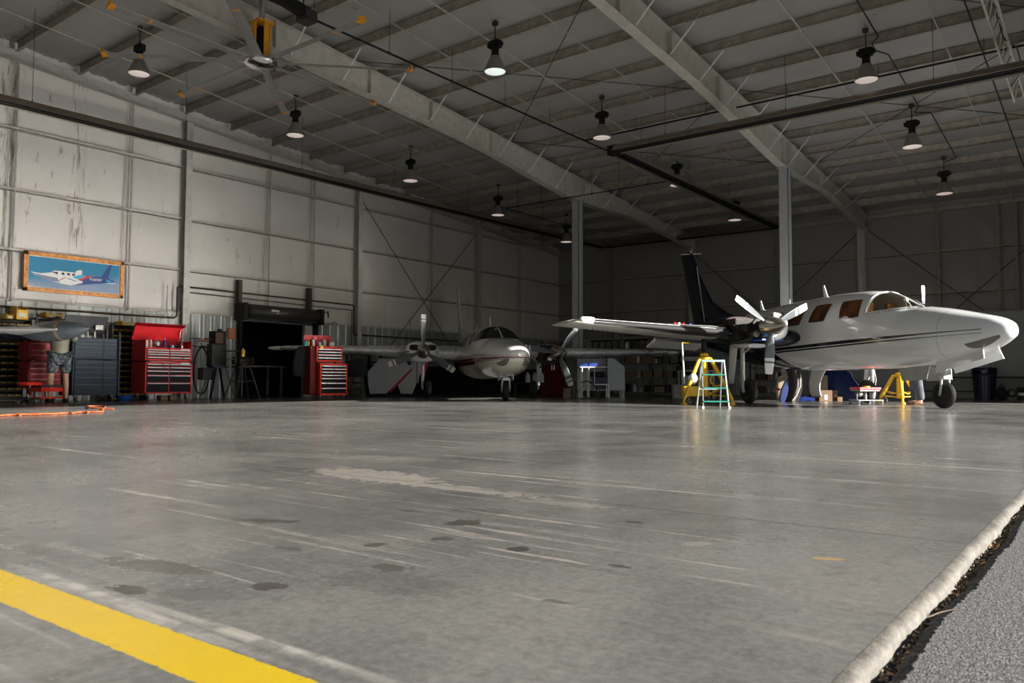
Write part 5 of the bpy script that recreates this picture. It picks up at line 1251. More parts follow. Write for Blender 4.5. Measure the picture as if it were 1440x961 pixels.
# dark shelf tops behind the silver wing
for (r, f, w, z, lab) in ((-5.1, 24.2, 1.1, 1.42, 'black toolbox on the tall dark bench right of the bright red cart'), (-4.1, 24.4, .8, 1.44, 'low black vise on the tall dark bench, right of the black toolbox')):
    q = Vector((-18.1, 15.55 if r < -5 else 16.25, 0)); w *= .55; o = MB().box((-w/2, -.2, 0), (w/2, .2, .16), bev=.03).box((-w/4, -.1, .15), (w/4, .1, .2), bev=.01).build('toolbox' if r < -5 else 'vise', mats['black_paint']); o.location = (q.x, q.y, 1.261); o.rotation_euler = (0, 0, pi/2); tag(o, lab, 'toolbox' if r < -5 else 'vise')
def bench(loc, rz, w, d, h, lab, mat='dark_grey', shelf=True, nm='workbench'):
    r = empty(nm, loc, rz, lab, 'bench'); MB().box((-w/2, -d/2, h-.04), (w/2, d/2, h), bev=.005).build('top', mats[mat], r)
    for a in (-1, 1):
        for b in (-1, 1): MB().box((a*(w/2-.04)-.03, b*(d/2-.04)-.03, 0), (a*(w/2-.04)+.03, b*(d/2-.04)+.03, h-.04)).build('leg', mats[mat], r)
    if shelf: MB().box((-w/2+.03, -d/2+.03, h*.3), (w/2-.03, d/2-.03, h*.3+.03)).build('shelf', mats[mat], r)
    return r
bench((-18.15, 15.9, 0), pi/2, 1.4, .6, 1.26, 'tall dark bench at the left wall behind the wing, right of the red cart', 'black_paint')
# ------------------------------------------------------------------ people
def skin(name, pts, edges, mat, parent, sub=2):
    me = bpy.data.meshes.new(name); keys = list(pts); ix = {k: i for i, k in enumerate(keys)}
    me.from_pydata([pts[k][0] for k in keys], [(ix[a], ix[b]) for a, b in edges], []); me.update(); me.materials.append(mats[mat])
    o = bpy.data.objects.new(name, me); COL.objects.link(o); o.parent = parent
    md = o.modifiers.new('skin', 'SKIN'); md.use_smooth_shade = True
    if not me.skin_vertices:
        bm = bmesh.new(); bm.from_mesh(me); bm.verts.layers.skin.verify(); bm.to_mesh(me); bm.free()
    for i, k in enumerate(keys):
        r = pts[k][1]; me.skin_vertices[0].data[i].radius = r if isinstance(r, tuple) else (r, r); me.skin_vertices[0].data[i].use_root = (i == 0)
    s = o.modifiers.new('sub', 'SUBSURF'); s.levels = sub; s.render_levels = sub
    return o
def hand(pts, edges, wrist, side, d, tag_):
    """five separate fingers; d = direction the hand points"""
    w = Vector(pts[wrist][0]); d = Vector(d).normalized(); lat = Vector((0, 1, 0)); palm = w+d*.07
    pts['palm'+tag_] = (palm, (.036, .018)); edges.append((wrist, 'palm'+tag_))
    for k, (o, l) in enumerate(((-.030, .070), (-.010, .082), (.010, .076), (.029, .058))):
        b = palm+d*.035+lat*o; m_ = b+d*l*.5+Vector((0, 0, -.006)); e = b+d*l*.85+Vector((0, 0, -.030))
        pts['f%d%s' % (k, tag_)] = (b, .0095); pts['g%d%s' % (k, tag_)] = (m_, .0085); pts['h%d%s' % (k, tag_)] = (e, .007)
        edges += [('palm'+tag_, 'f%d%s' % (k, tag_)), ('f%d%s' % (k, tag_), 'g%d%s' % (k, tag_)), ('g%d%s' % (k, tag_), 'h%d%s' % (k, tag_))]
    t0 = w+d*.035+lat*side*.035; pts['t0'+tag_] = (t0, .011); pts['t1'+tag_] = (t0+d*.045+lat*side*.02+Vector((0, 0, -.01)), .009); edges += [(wrist, 't0'+tag_), ('t0'+tag_, 't1'+tag_)]
def person(loc, rz, label, J, clothes, hairmat='hair'):
    """local frame: faces +X, left is +Y"""
    r = empty('person', loc, rz, label, 'person')
    P = {'pelvis': (J['pelvis'], .125), 'waist': (J['waist'], .118), 'chest': (J['chest'], .135), 'neckb': (J['neck'], .075), 'neck': (Vector(J['neck'])*.55+Vector(J['head'])*.45, .056), 'head': (J['head'], (.083, .095)), 'crown': (Vector(J['head'])+Vector((0, 0, .075)), (.07, .08))}
    h = Vector(J['head']); P['nose'] = (h+Vector((.105, 0, -.02)), .010); P['chin'] = (h+Vector((.062, 0, -.085)), .034)
    P['ear1'] = (h+Vector((-.005, .088, -.01)), .014); P['ear2'] = (h+Vector((-.005, -.088, -.01)), .014)
    Ed = [('pelvis', 'waist'), ('waist', 'chest'), ('chest', 'neckb'), ('neckb', 'neck'), ('neck', 'head'), ('head', 'crown'), ('head', 'nose'), ('neck', 'chin'), ('head', 'ear1'), ('head', 'ear2')]
    for s_, sd in (('l', 1), ('r', -1)):
        for k, rad in (('sho', .062), ('elb', .043), ('wri', .027), ('hip', .092), ('knee', .058), ('calf', .056), ('ank', .036), ('ball', (.042, .028)), ('toe', (.036, .018))): P[s_+k] = (J[s_+k], rad)
        Ed += [('chest', s_+'sho'), (s_+'sho', s_+'elb'), (s_+'elb', s_+'wri'), ('pelvis', s_+'hip'), (s_+'hip', s_+'knee'), (s_+'knee', s_+'calf'), (s_+'calf', s_+'ank'), (s_+'ank', s_+'ball'), (s_+'ball', s_+'toe')]
        d = Vector(J[s_+'wri'])-Vector(J[s_+'elb']); hand(P, Ed, s_+'wri', -sd, d, s_)
    skin('body', P, Ed, 'skin', r)
    def grow(keys, edges, add, name, mat, extra={}):
        Q = {}
        for k in keys:
            if k in extra: Q[k] = extra[k]; continue
            rad = P[k][1]; Q[k] = (P[k][0], tuple(x+add for x in rad) if isinstance(rad, tuple) else rad+add)
        return skin(name, Q, edges, mat, r)
    L = lambda a, b, t: tuple(Vector(J[a])*(1-t)+Vector(J[b])*t)
    if clothes == 'shirt_shorts':
        ex = {}
        grow(['chest', 'waist', 'pelvis', 'neckb', 'lsho', 'lelb', 'rsho', 'relb', 'lw', 'rw'], [('chest', 'waist'), ('waist', 'pelvis'), ('chest', 'neckb'), ('chest', 'lsho'), ('lsho', 'lelb'), ('chest', 'rsho'), ('rsho', 'relb'), ('lelb', 'lw'), ('relb', 'rw')], .036, 'shirt', 'shirt', {'lw': (L('lelb', 'lwri', .85), .045), 'rw': (L('relb', 'rwri', .85), .045), 'pelvis': (Vector(J['pelvis'])-Vector((0, 0, .05)), .178), 'waist': (J['waist'], .158)})
        grow(['pelvis', 'lhip', 'rhip', 'lk', 'rk'], [('pelvis', 'lhip'), ('pelvis', 'rhip'), ('lhip', 'lk'), ('rhip', 'rk')], .034, 'shorts', 'shorts', {'lk': (L('lhip', 'lknee', .88), .105), 'rk': (L('rhip', 'rknee', .88), .105)})
    else:
        grow(['chest', 'waist', 'pelvis', 'neckb', 'lsho', 'lelb', 'rsho', 'relb'], [('chest', 'waist'), ('waist', 'pelvis'), ('chest', 'neckb'), ('chest', 'lsho'), ('lsho', 'lelb'), ('chest', 'rsho'), ('rsho', 'relb')], .024, 'shirt', 'white_shirt')
        grow(['pelvis', 'lhip', 'rhip', 'lknee', 'rknee', 'la', 'ra'], [('pelvis', 'lhip'), ('pelvis', 'rhip'), ('lhip', 'lknee'), ('rhip', 'rknee'), ('lknee', 'la'), ('rknee', 'ra')], .03, 'trousers', 'jeans', {'la': (L('lcalf', 'lank', 1.05), .080), 'ra': (L('rcalf', 'rank', 1.05), .080)})
    for s_ in 'lr':
        an, to = Vector(J[s_+'ank']), Vector(J[s_+'toe']); d = (to-an); d.z = 0; d.normalize(); he = an-d*.045; he.z = .04
        b = skin('shoe', {'a': (he, (.046, .040)), 'b': (an+d*.04-Vector((0, 0, an.z-.05)), (.048, .046)), 'c': (to-d*.05+Vector((0, 0, .045-to.z)), (.050, .036)), 'd': (to+d*.01+Vector((0, 0, .035-to.z)), (.042, .028)), 'e': (an+Vector((0, 0, .01)), .046)}, [('a', 'b'), ('b', 'c'), ('c', 'd'), ('b', 'e')], 'boot' if clothes != 'shirt_shorts' else 'black_cloth', r)
    hm = MB(); hm.sphere(h+Vector((-.018, 0, .045)), .098, 16, 10, (1.02, .92, 1.0)); ho = hm.build('hair', mats[hairmat], r)
    return r
q = onX(82, 560.5, -16.30)
JA = dict(pelvis=(0, 0, .93), waist=(.01, 0, 1.10), chest=(.04, 0, 1.32), neck=(.12, 0, 1.45), head=(.24, .0, 1.55),
    lsho=(.06, .18, 1.44), lelb=(.12, .30, 1.22), lwri=(.36, .20, 1.24), rsho=(.06, -.18, 1.44), relb=(.14, -.30, 1.24), rwri=(.38, -.22, 1.28),
    lhip=(0, .10, .88), lknee=(.02, .14, .50), lcalf=(-.015, .145, .36), lank=(-.03, .15, .09), lball=(.06, .16, .035), ltoe=(.13, .17, .03),
    rhip=(0, -.10, .88), rknee=(.03, -.12, .50), rcalf=(.0, -.125, .36), rank=(-.01, -.13, .09), rball=(.08, -.14, .035), rtoe=(.15, -.15, .03))
person((q.x, q.y, 0), pi-.15, 'person in olive long-sleeved shirt and patterned shorts standing at the tool chests, back turned', JA, 'shirt_shorts')
q = RF(7.98, 15.66)
JB = dict(pelvis=(0, 0, .93), waist=(.0, 0, 1.10), chest=(.0, 0, 1.30), neck=(.02, 0, 1.46), head=(.06, .0, 1.58),
    lsho=(.02, .18, 1.40), lelb=(.12, .26, 1.16), lwri=(.32, .18, 1.12), rsho=(.02, -.18, 1.40), relb=(.12, -.26, 1.16), rwri=(.32, -.18, 1.14),
    lhip=(0, .09, .88), lknee=(.03, .16, .50), lcalf=(-.01, .17, .36), lank=(-.02, .18, .09), lball=(.07, .20, .035), ltoe=(.15, .21, .03),
    rhip=(0, -.09, .88), rknee=(.03, -.09, .50), rcalf=(.0, -.09, .36), rank=(-.0, -.08, .09), rball=(.09, -.09, .035), rtoe=(.17, -.10, .03))
person((q.x, q.y, 0), ANG+pi*.95, 'person in grey jeans and tan boots standing behind the nose wheel of the jacked airplane', JB, 'jeans')

# ------------------------------------------------------------------ jacks, ladder, stools on the right
def jack(loc, rz, H, R, lab, tall=True):
    r = empty('aircraft_jack', loc, rz, lab, 'jack'); s = H/1.02
    m = MB(); m.lathe([(.068, .16*s), (.068, H*.80), (.06, H*.82), (.06, H*.93), (.085, H*.93), (.085, H*.98), (.05, H)], n=22); m.lathe([(.11, H*.86), (.13, H*.88), (.13, H*.91), (.11, H*.92)], n=22); m.build('cylinder', mats['yellow'], r)
    if tall:
        m = MB(); m.tube([(0, 0, H*.95), (0, 0, 1.30)], .055, 16); m.lathe([(.06, 1.22), (.075, 1.23), (.075, 1.25), (.03, 1.29)], n=18); m.build('ram', mats['black_paint'], r)
    feet = []
    for k in range(3):
        a = 2*pi*k/3+pi/2; d = Vector((cos(a), sin(a), 0)); t = d*.10+Vector((0, 0, H*.88)); f = d*R+Vector((0, 0, .10)); feet.append(f)
        l = MB().tube([t, t+d*.03+Vector((0, 0, .0)), f*.5+t*.5+d*.02, f], [.036, .042, .040, .036], 14).build('leg', mats['yellow'], r)
        m = MB(); m.lathe([(.06, 0), (.065, .02), (.03, .04), (.025, .12)], (f.x, f.y, 0), (0, 0, 1), 14); m.build('foot', mats['yellow'], l)
        w = f*.78; w.z = .065; MB().torus(w, (-sin(a), cos(a), 0), .040, .022, 18, 10).tube([w, w+Vector((0, 0, .12))], .014, 8).build('caster', mats['castor'], r)
    m = MB(); cz = Vector((0, 0, .20*s))
    for k in range(3):
        f = feet[k]; g = feet[(k+1) % 3]; m.tube([f*.92+Vector((0, 0, .06)), cz], .014, 8); m.tube([f*.80+Vector((0, 0, .28*s)), (f+g)*.40+Vector((0, 0, .12))], .011, 6); m.tube([g*.80+Vector((0, 0, .28*s)), (f+g)*.40+Vector((0, 0, .12))], .011, 6)
    m.build('brace', mats['yellow'], r)
    return r
jl = RF(3.82, 15.75)
j1 = jack((jl.x, jl.y, 0), ANG+radians(0), 1.02, .54, 'tall yellow tripod jack holding up the wing of the navy-tailed airplane')
m = MB(); m.torus((.27, .12, .48), (.3, 1, 0), .12, .02, 24, 8); m.build('hose', mats['yellow'], j1)
m = MB(); m.box((-.46, -.24, .16), (-.12, .02, .36), bev=.02); m.build('pump_box', mats['yellow'], j1)
m = MB(); m.tube([(-.42, -.10, .40), (-.46, -.10, 1.2)], .018, 10); m.build('handle', mats['white_paint'], j1); MB().tube([(-.46, -.10, 1.19), (-.46, -.10, 1.22), (-.30, -.08, 1.21)], .014, 8).build('handle_grip', mats['yellow'], j1)
MB().sphere((-.26, -.16, .50), .10, 12, 8, (.9, .7, 1.1)).build('rag', mats['white_plastic'], j1)
jq = RF(8.28, 16.95); jack((jq.x, jq.y, 0), ANG+radians(40), .66, .42, 'short yellow tripod jack on the floor behind the nose wheel', False)

q = onZ(1007, 574.5); lad = empty('step_ladder', (q.x, q.y, 0), ANG+radians(2), 'small silver step ladder with green treads in front of the yellow jack', 'ladder')
HL = .80
for sx in (-1, 1):
    m = MB(); m.bar((sx*.215, -.0, 0), (sx*.185, .16, HL), .018, .040); m.build('front_rail', mats['ladder_metal'], lad)
    m = MB(); m.bar((sx*.205, .46, 0), (sx*.175, .22, HL), .02, .035); m.build('rear_rail', mats['ladder_metal'], lad)
    MB().box((sx*.225-.02, -.03, 0), (sx*.225+.02, .03, .03), bev=.005).build('foot', mats['white_plastic'], lad)
for k in range(3):
    z = .115+.225*k; y = .16*z/HL; w = .225-.04*z/HL
    t_ = MB(); t_.box((-w, y-.035, z-.014), (w, y+.045, z+.010), bev=.004); t_.build('tread', mats['ladder_green'], lad)
MB().bar((-.20, .155, HL), (.20, .155, HL), .05, .035).build('top_rail', mats['ladder_green_light'], lad)
MB().bar((-.19, .38, .32), (.19, .38, .32), .02, .02).build('brace', mats['ladder_metal'], lad)

q = onZ(1217, 569.5); st = empty('rolling_tray_seat', (q.x, q.y, 0), ANG+radians(12), 'low red-padded rolling mechanic seat with tray under the jacked airplane', 'stool')
MB().box((-.24, -.17, .30), (.24, .17, .345), bev=.02).build('pad', mats['seat_red'], st)
m = MB(); m.box((-.22, -.15, .27), (.22, .15, .30)); m.tube([(0, 0, .08), (0, 0, .28)], .03, 12); m.build('column', mats['grey_tool'], st)
m = MB(); m.box((-.26, -.16, .08), (.30, .16, .10), bev=.005); m.tube([(-.30, -.16, .09), (-.30, -.16, .22)], .01, 6); m.build('tray', mats['grey_tool'], st)
for a in (-.24, .0, .28):
    for b in (-.14, .14): MB().torus((a, b, .036), (0, 1, 0), .024, .011, 14, 8).tube([(a, b, .04), (a, b, .085)], .009, 6).build('caster', mats['castor'], st)
MB().sphere((-.14, .0, .22), .07, 12, 8, (1.1, 1, .9)).build('bucket', mats['grey_tool'], st); MB().lathe([(.05, .0), (.07, .12), (.06, .15)], (.16, 0, .12), n=14).build('canister', mats['grey_tool'], st)
o = MB().lathe([(.001, 0), (.07, 0), (.075, .02), (.05, .025)], n=18).build('tape_roll', mats['yellow']); o.location = (q.x+.02, q.y, .346); tag(o, 'flat yellow tape roll lying on the red padded seat', 'tape')

# big dark ribbed tyre, blue and tan cowl half, tarp, boxes
def at(x, F_, z=0.0):
    p = C0+ray(x, 480)*F_; return Vector((p.x, p.y, z))
b = at(1116, 17.6); ty = empty('ribbed_duct', (b.x, b.y, 0), ANG, 'large black ribbed rubber bellows standing under the jacked airplane', 'bellows')
m = MB(); m.torus((-.42, 0, .44), (0, 1, 0), .52, .16, 40, 16, .9)
for k in range(-3, 4): m.torus((-.42, k*.045, .44), (0, 1, 0), .66-abs(k)*.012, .012, 40, 6)
def arc(x0):
    rings = []
    for i in range(13):
        a = radians(-40+80*i/12); c = Vector((x0+.42*cos(a), 0, .40+.62*sin(a))); rings.append([c+Vector((.11*cos(t), .16*sin(t), 0)) for t in [2*pi*k/16 for k in range(16)]])
    return rings
m = MB(); m.rings(arc(-.42)); 
for k in range(7):
    y = -.15+.05*k; m.tube([(-.42+.53*cos(radians(-40+80*i/12))+.004, y, .40+.62*sin(radians(-40+80*i/12))) for i in range(13)], .010, 6)
m.build('rubber', mats['brown_black'], ty)
MB().tube([(.08, -.18, .62), (.06, -.2, .35), (-.02, -.2, .16), (-.12, -.2, .04)], .012, 8).build('rod', mats['steel_grey'], ty)
b = at(1098, 18.4); cw = empty('cowl_half', (b.x, b.y, 0), ANG, 'tan and blue cowling half standing on the floor behind the lower propeller blade', 'cowling')
m = MB(); m.prism([(-.10, 0, .02), (-.14, 0, .30), (-.08, 0, .55), (.12, 0, .68), (.16, 0, .62), (.02, 0, .35), (-.02, 0, .02)], (0, .06, 0)); m.build('inner_skin', mats['tan'], cw)
m = MB(); m.prism([(-.06, -.02, .0), (.02, -.02, .30), (.18, -.02, .60), (.20, -.02, .30), (.18, -.02, .0)], (0, .03, 0)); m.build('blue_panel', mats['blue_tarp'], cw)
MB().sphere((-.08, -.03, .28), .035, 10, 6, (1.4, .3, .8)).build('red_mark', mats['tool_red'], cw)
b = at(1180, 20.4); tp = MB()
def tarpf(u, v):
    a = 2*pi*u; r = (1-v)**.55; hx = 1.05+.12*nz(cos(a)*2, sin(a)*2, 1); z = .86*(1-(1-v)**1.0)
    fold = .07*nz(cos(a)*3.5, sin(a)*3.5, v*2.5)+.03*sin(a*9+v*3)
    return Vector((b.x, b.y, 0))+R0*(cos(a)*r*(hx+fold)*.72)+F0*(sin(a)*r*(.62+fold))+Vector((0, 0, max(.003, z*(1-.12*cos(a))+.05*nz(cos(a)*2, v*4, 6)*v)))
tp.grid(tarpf, 72, 26); tag(tp.build('tarp', mats['blue_tarp']), 'royal blue tarp draped over a heap under the jacked airplane', 'tarp')
rope([b+R0*.0-F0*.66+Vector((0, 0, .72)), b+R0*.08-F0*.62+Vector((0, 0, .55)), b+R0*.18-F0*.66+Vector((0, 0, .40)), b+R0*.24-F0*.68+Vector((0, 0, .30))], .008, 'tie_cord', 'white tie cord hanging down the blue tarp', 'white_plastic', 'cord', 4)
b2 = at(1125, 19.2); m = MB(); m.grid(lambda u, v: Vector((b2.x, b2.y, 0))+R0*(-.3+.75*u)+F0*(-.2+.5*v)+Vector((0, 0, .003+.10*sin(pi*u)*sin(pi*v)+.02*nz(u*6, v*6))), 20, 14); tag(m.build('tarp', mats['blue_tarp']), 'small flat blue sheet on the floor behind the white gear door', 'tarp')
def carton(x, F_, w, d, h, lab, mat='cardboard', z=0.0, flap=False, lbl=True, rz=None):
    c = at(x, F_, z); r = empty('cardboard_box', c, ANG+(rz or 0), lab, 'box'); m = MB(); m.box((-w/2, -d/2, 0), (w/2, d/2, h), bev=.004)
    m.build('carton', mats[mat], r); MB().box((-.025, -d/2-.002, h-.001), (.025, d/2, h+.002)).build('tape', mats['tan'], r)
    if lbl: MB().box((-w*.10, -d/2-.003, h*.15), (w*.12, -d/2-.001, h*.6)).build('label', mats['white_plastic'], r)
    return r
carton(1157, 18.6, .30, .26, .26, 'brown cardboard box with white label on the floor beside the blue tarp')
carton(1170, 19.2, .13, .2, .25, 'narrow brown carton with blue and white label, right of the brown box', rz=.2)
carton(1151, 19.7, .38, .12, .62, 'tall open tan cardboard sheet box behind the white gear door', 'tan', lbl=False, rz=.08)
carton(1178, 18.9, .12, .15, .10, 'tiny brown carton at the foot of the blue tarp', 'cardboard', lbl=False)

# back-right partition with door, bin, bench
pt = MB(); pt.box((-7.9, 26.70, 0), (XO, 26.78, 2.50)); pt.box((-7.92, 26.68, 2.49), (XO, 26.80, 2.53)); trim(pt, mats['partition'])
dr = MB(); da = onY(1233, 540, 26.66).x; db = onY(1287, 540, 26.66).x
dr.box((da, 26.655, .03), (db, 26.70, 2.05), bev=.004); do = dr.build('door_1', mats['partition_door']); S(do)
m = MB().sphere((da+.07, 26.63, .92), .03, 12, 8); m.build('door_handle', mats['dark_metal'], do)
m = MB(); m.box((da-.05, 26.67, 0), (da, 26.71, 2.1)); m.box((db, 26.67, 0), (db+.05, 26.71, 2.1)); m.box((da-.05, 26.67, 2.05), (db+.05, 26.71, 2.1)); trim(m, mats['steel_grey'])
lbp = onY(1365, 520, 26.68); m = MB().box((lbp.x-.28, 26.67, lbp.z-.07), (lbp.x+.28, 26.69, lbp.z+.07)); tag(m.build('notice_sheet', mats['white_shirt']), 'pale horizontal notice on the grey partition above the bench', 'notice')
pr = MB(); pp_ = onY(1392, 530, 26.5)
for o in (-.05, .08): pr.tube([(pp_.x+o, 26.5, .0), (pp_.x+o, 26.5, 1.45)], .022, 8)
tag(pr.build('standpipe', mats['steel_grey']), 'pair of pale vertical pipes behind the dark trash can', 'pipe')
q = at(1383, 21.2); tc = empty('trash_can', (q.x, q.y, 0), 0, 'dark navy fluted trash can with rim lid behind the nose of the jacked airplane', 'trash can')
m = MB(); 
m.rings([[Vector((r*cos(a)*(1+.018*(k % 2)), r*sin(a)*(1+.018*(k % 2)), z)) for k, a in enumerate([2*pi*j/56 for j in range(56)])] for z, r in ((0, .235), (.05, .24), (.40, .262), (.66, .280))], True, False); m.build('body', mats['navy_plastic'], tc)
MB().lathe([(.29, .64), (.30, .66), (.30, .83), (.29, .85), (.27, .85), (.27, .68)], n=36).build('lid', mats['navy'], tc); MB().torus((0, 0, .66), (0, 0, 1), .297, .012, 36, 8).build('rim', mats['dark_blue_trim'], tc)
q = onY(1372, 545, 26.1); bench((q.x, 25.9, 0), 0, 2.9, .8, .62, 'low brown slatted bench along the back wall behind the nose wheel', 'brown', True)
rnd = random.Random(4)
names_ = [('black_bag', 'black bag', 'bag'), ('motor', 'dark electric motor', 'motor'), ('paint_can', 'dull metal paint can', 'can'), ('bucket', 'dark bucket with an orange stripe', 'bucket')]
for k in range(3):
    q = at((1406, 1421, 1437)[k], 20.6); nm_, l_, c_ = names_[k]
    o = empty(nm_, (q.x, q.y, 0), rnd.random(), l_+[' just right of the dark trash can', ' second right of the dark trash can', ' third right of the dark trash can', ' at the right edge on the back floor'][k], c_)
    if k == 0: MB().sphere((0, 0, .17), .15, 14, 9, (.9, .9, 1.15)).tube([(-.06, 0, .32), (0, 0, .42), (.06, 0, .32)], .012, 6).build('body', mats['black_cloth'], o)
    elif k == 1: MB().lathe([(.05, -.10), (.11, -.09), (.12, 0), (.11, .09), (.03, .10), (.02, .14)], (0, 0, .18), (0, 1, 0), 18).box((-.09, -.08, 0), (.09, .08, .08)).build('body', mats['dark_metal'], o)
    else:
        MB().lathe([(.13, 0), (.15, .30), (.155, .30), (.155, .33), (.14, .33)], n=20).build('body', mats['dark_grey'], o); MB().lathe([(.142, .12), (.147, .19)], n=20, cap=False).build('band', mats['orange' if k == 3 else 'white_plastic'], o)

# ------------------------------------------------------------------ back-of-hangar storage (middle)
def shelving(x, F_, w, h, n, lab, mat='dark_metal'):
    c = at(x, F_); r = empty('shelving_unit', c, ANG, lab, 'shelving'); d = .5
    for a in (-w/2, w/2):
        for b in (-d/2, d/2): MB().box((a-.02, b-.02, 0), (a+.02, b+.02, h)).build('post', mats[mat], r)
    zs = [.12+(h-.16)*k/(n-1) for k in range(n)]
    for z in zs: MB().box((-w/2, -d/2, z-.02), (w/2, d/2, z+.01)).build('shelf', mats[mat], r)
    return r, c, zs
used = 0
kinds = [('bottle', 'white_plastic'), ('carton', 'cardboard'), ('can', 'steel_grey'), ('carton', 'brown'), ('bucket', 'dark_grey'), ('carton', 'tan')]
colw = {'white_plastic': 'white', 'cardboard': 'brown', 'steel_grey': 'grey', 'brown': 'dark brown', 'dark_grey': 'dark grey', 'tan': 'tan'}
rn = ['bottom', 'second lowest', 'middle', 'second highest', 'top']
for ui, (x, F_, w, h, side) in enumerate(((905, 24.6, 1.35, 1.95, 'left'), (943, 25.6, 1.25, 2.0, 'right'), (1088, 24.0, 1.3, 1.3, 'far right'))):
    nsh = 5 if h > 1.5 else 4
    r, c, zs = shelving(x, F_, w, h, nsh, 'dark steel shelving full of shop supplies on the back floor, %s of the three' % {'left': 'leftmost', 'right': 'middle one', 'far right': 'rightmost'}[side])
    rr = random.Random(10+ui)
    for si, z in enumerate(zs):
        xx = -w/2+.12; k = 0
        while xx < w/2-.1:
            kd, mt_ = rr.choice(kinds); wd = {'bottle': .10, 'carton': .26, 'can': .14, 'bucket': .24}[kd]*rr.uniform(.8, 1.2); hh = min({'bottle': .22, 'carton': .2, 'can': .16, 'bucket': .26}[kd]*rr.uniform(.8, 1.2), .33)
            if xx+wd/2 > w/2-.03: break
            p = c+R0*(xx+wd/2-.03)+F0*(-.05)+Vector((0, 0, z+.011))
            o = MB()
            if kd == 'carton': o.box((-wd/2, -.14, 0), (wd/2, .14, hh), bev=.004).box((-.02, -.142, hh*.6), (.02, .14, hh+.002))
            elif kd == 'bottle': o.lathe([(.045, 0), (.05, .02), (.05, hh*.7), (.02, hh*.88), (.02, hh)], n=12)
            else: o.lathe([(wd*.42, 0), (wd*.46, hh*.92), (wd*.5, hh*.92), (wd*.5, hh), (wd*.3, hh)], n=14)
            b_ = o.build({'carton': 'cardboard_box', 'bottle': 'bottle', 'can': 'metal_can', 'bucket': 'bucket'}[kd], mats[mt_]); b_.location = p; b_.rotation_euler = (0, 0, ANG)
            k += 1; pos_ = ['first', 'second', 'third', 'fourth', 'fifth', 'sixth', 'seventh', 'eighth', 'ninth', 'tenth', 'eleventh', 'twelfth'][min(k-1, 11)]
            tag(b_, '%s %s, %s from left, %s shelf of the %s dark shelving' % (colw[mt_], 'box' if kd == 'carton' else kd, pos_, (rn if nsh == 5 else ['bottom', 'second', 'third', 'top'])[si], {'left': 'leftmost', 'right': 'middle', 'far right': 'rightmost'}[side]), 'box' if kd == 'carton' else kd, 'supplies on the %s dark shelving' % side)
            xx += wd+.05
q = at(978, 22.6); bench((q.x, q.y, 0), ANG, .95, .6, .78, 'pale grey table on the back floor behind the yellow jack', 'steel_grey')
for k, (xx, l) in enumerate(((-.3, 'left'), (.3, 'right'))):
    o = MB().lathe([(.13, 0), (.15, .34), (.155, .36), (.05, .37)], n=18).build('bucket', mats['steel_grey']); p = q+R0*xx*.8; o.location = (p.x, p.y, .265 if True else 0); tag(o, 'pale grey bucket on the lower shelf of the pale table, %s one' % l, 'bucket', 'buckets under the pale table')
o = MB().lathe([(.13, 0), (.15, .34), (.155, .36), (.05, .37)], n=18).build('bucket', mats['steel_grey']); p = at(951, 22.6); o.location = (p.x, p.y, 0); tag(o, 'pale grey bucket on the floor left of the pale table', 'bucket')
for k in range(3):
    o = MB().box((-.4, -.25, 0), (.4, .25, .13), bev=.01).build('storage_case', mats['steel_grey' if k % 2 else 'dark_grey']); p = at(976, 24.6); o.location = (p.x, p.y, .95+.14*k); o.rotation_euler = (0, 0, ANG); tag(o, '%s flat case in the stack behind the pale table' % ['lowest', 'middle', 'topmost'][k], 'case', 'stack of flat cases')
p = at(976, 24.6); bench((p.x, p.y, 0), ANG, 1.0, .6, .95, 'dark bench carrying the stack of flat cases behind the yellow jack', 'dark_grey')

rk_i = 0
for (x_, y_, L_, h_, lab) in ((-18.25, 17.6, 1.9, 1.02, 'black-draped storage rack at the left wall below the wing, left of the two cowl panels'), (-18.25, 19.9, 2.0, .92, 'black-draped storage rack at the left wall behind the two cowl panels'), (-18.2, 22.3, 2.2, .98, 'black-draped storage rack at the left wall behind the left propeller'), (-18.2, 25.0, 2.2, .90, 'black-draped storage rack at the left wall near the far corner')):
    rk_i += 1
    def cov(u, v, L_=L_, h_=h_, s=rk_i*3.1):
        y = (u-.5)*L_; 
        if v < .45: return Vector((.36+.03*sin(y*14+s)*(1-v/.45)+.03*nz(y*2, v*3, s), y, .02+(h_-.02)*v/.45))
        t_ = (v-.45)/.55; return Vector((.36-.70*t_, y, h_+.06*nz(y*1.5, t_*2, s+4)*sin(pi*t_)))
    g_r = empty('draped_rack', (x_, y_, 0), 0, lab, 'rack'); m = MB(); m.grid(cov, 60, 24); co = m.build('cover', mats['black_cloth'], g_r); co.modifiers.new('s', 'SOLIDIFY').thickness = .01
    for a in (-1, 1): MB().box((-.34, a*(L_/2-.05)-.02, 0), (.30, a*(L_/2-.05)+.02, h_-.08)).build('end_frame', mats['dark_metal'], g_r)
# white cabinet with sloped hood
c = at(846, 22.2); wc = empty('hooded_cabinet', c, ANG, 'pale grey-white cabinet with sloping hood behind the rolling rack', 'cabinet')
m = MB(); m.prism([(-.66, .3, .20), (-.66, .3, 1.10), (.33, .3, 1.10), (.64, .3, .86), (.64, .3, .20)], (0, .35, 0)); m.build('back_body', mats['cab_white'], wc)
m = MB(); m.box((.16, -.05, .20), (.64, .3, .86), bev=.01); m.build('door', mats['cab_white'], wc)
m = MB(); m.prism([(.16, -.05, .86), (.64, -.05, .86), (.33, -.05, 1.10), (.16, -.05, 1.10)], (0, .35, 0)); m.build('hood', mats['cab_white'], wc)
m = MB(); m.box((-.66, -.05, .20), (.16, .3, .23)); m.box((-.66, -.05, .84), (.16, .3, .87)); m.box((-.22, -.05, .2), (-.19, .0, .86)); m.build('shelf', mats['cab_white'], wc)
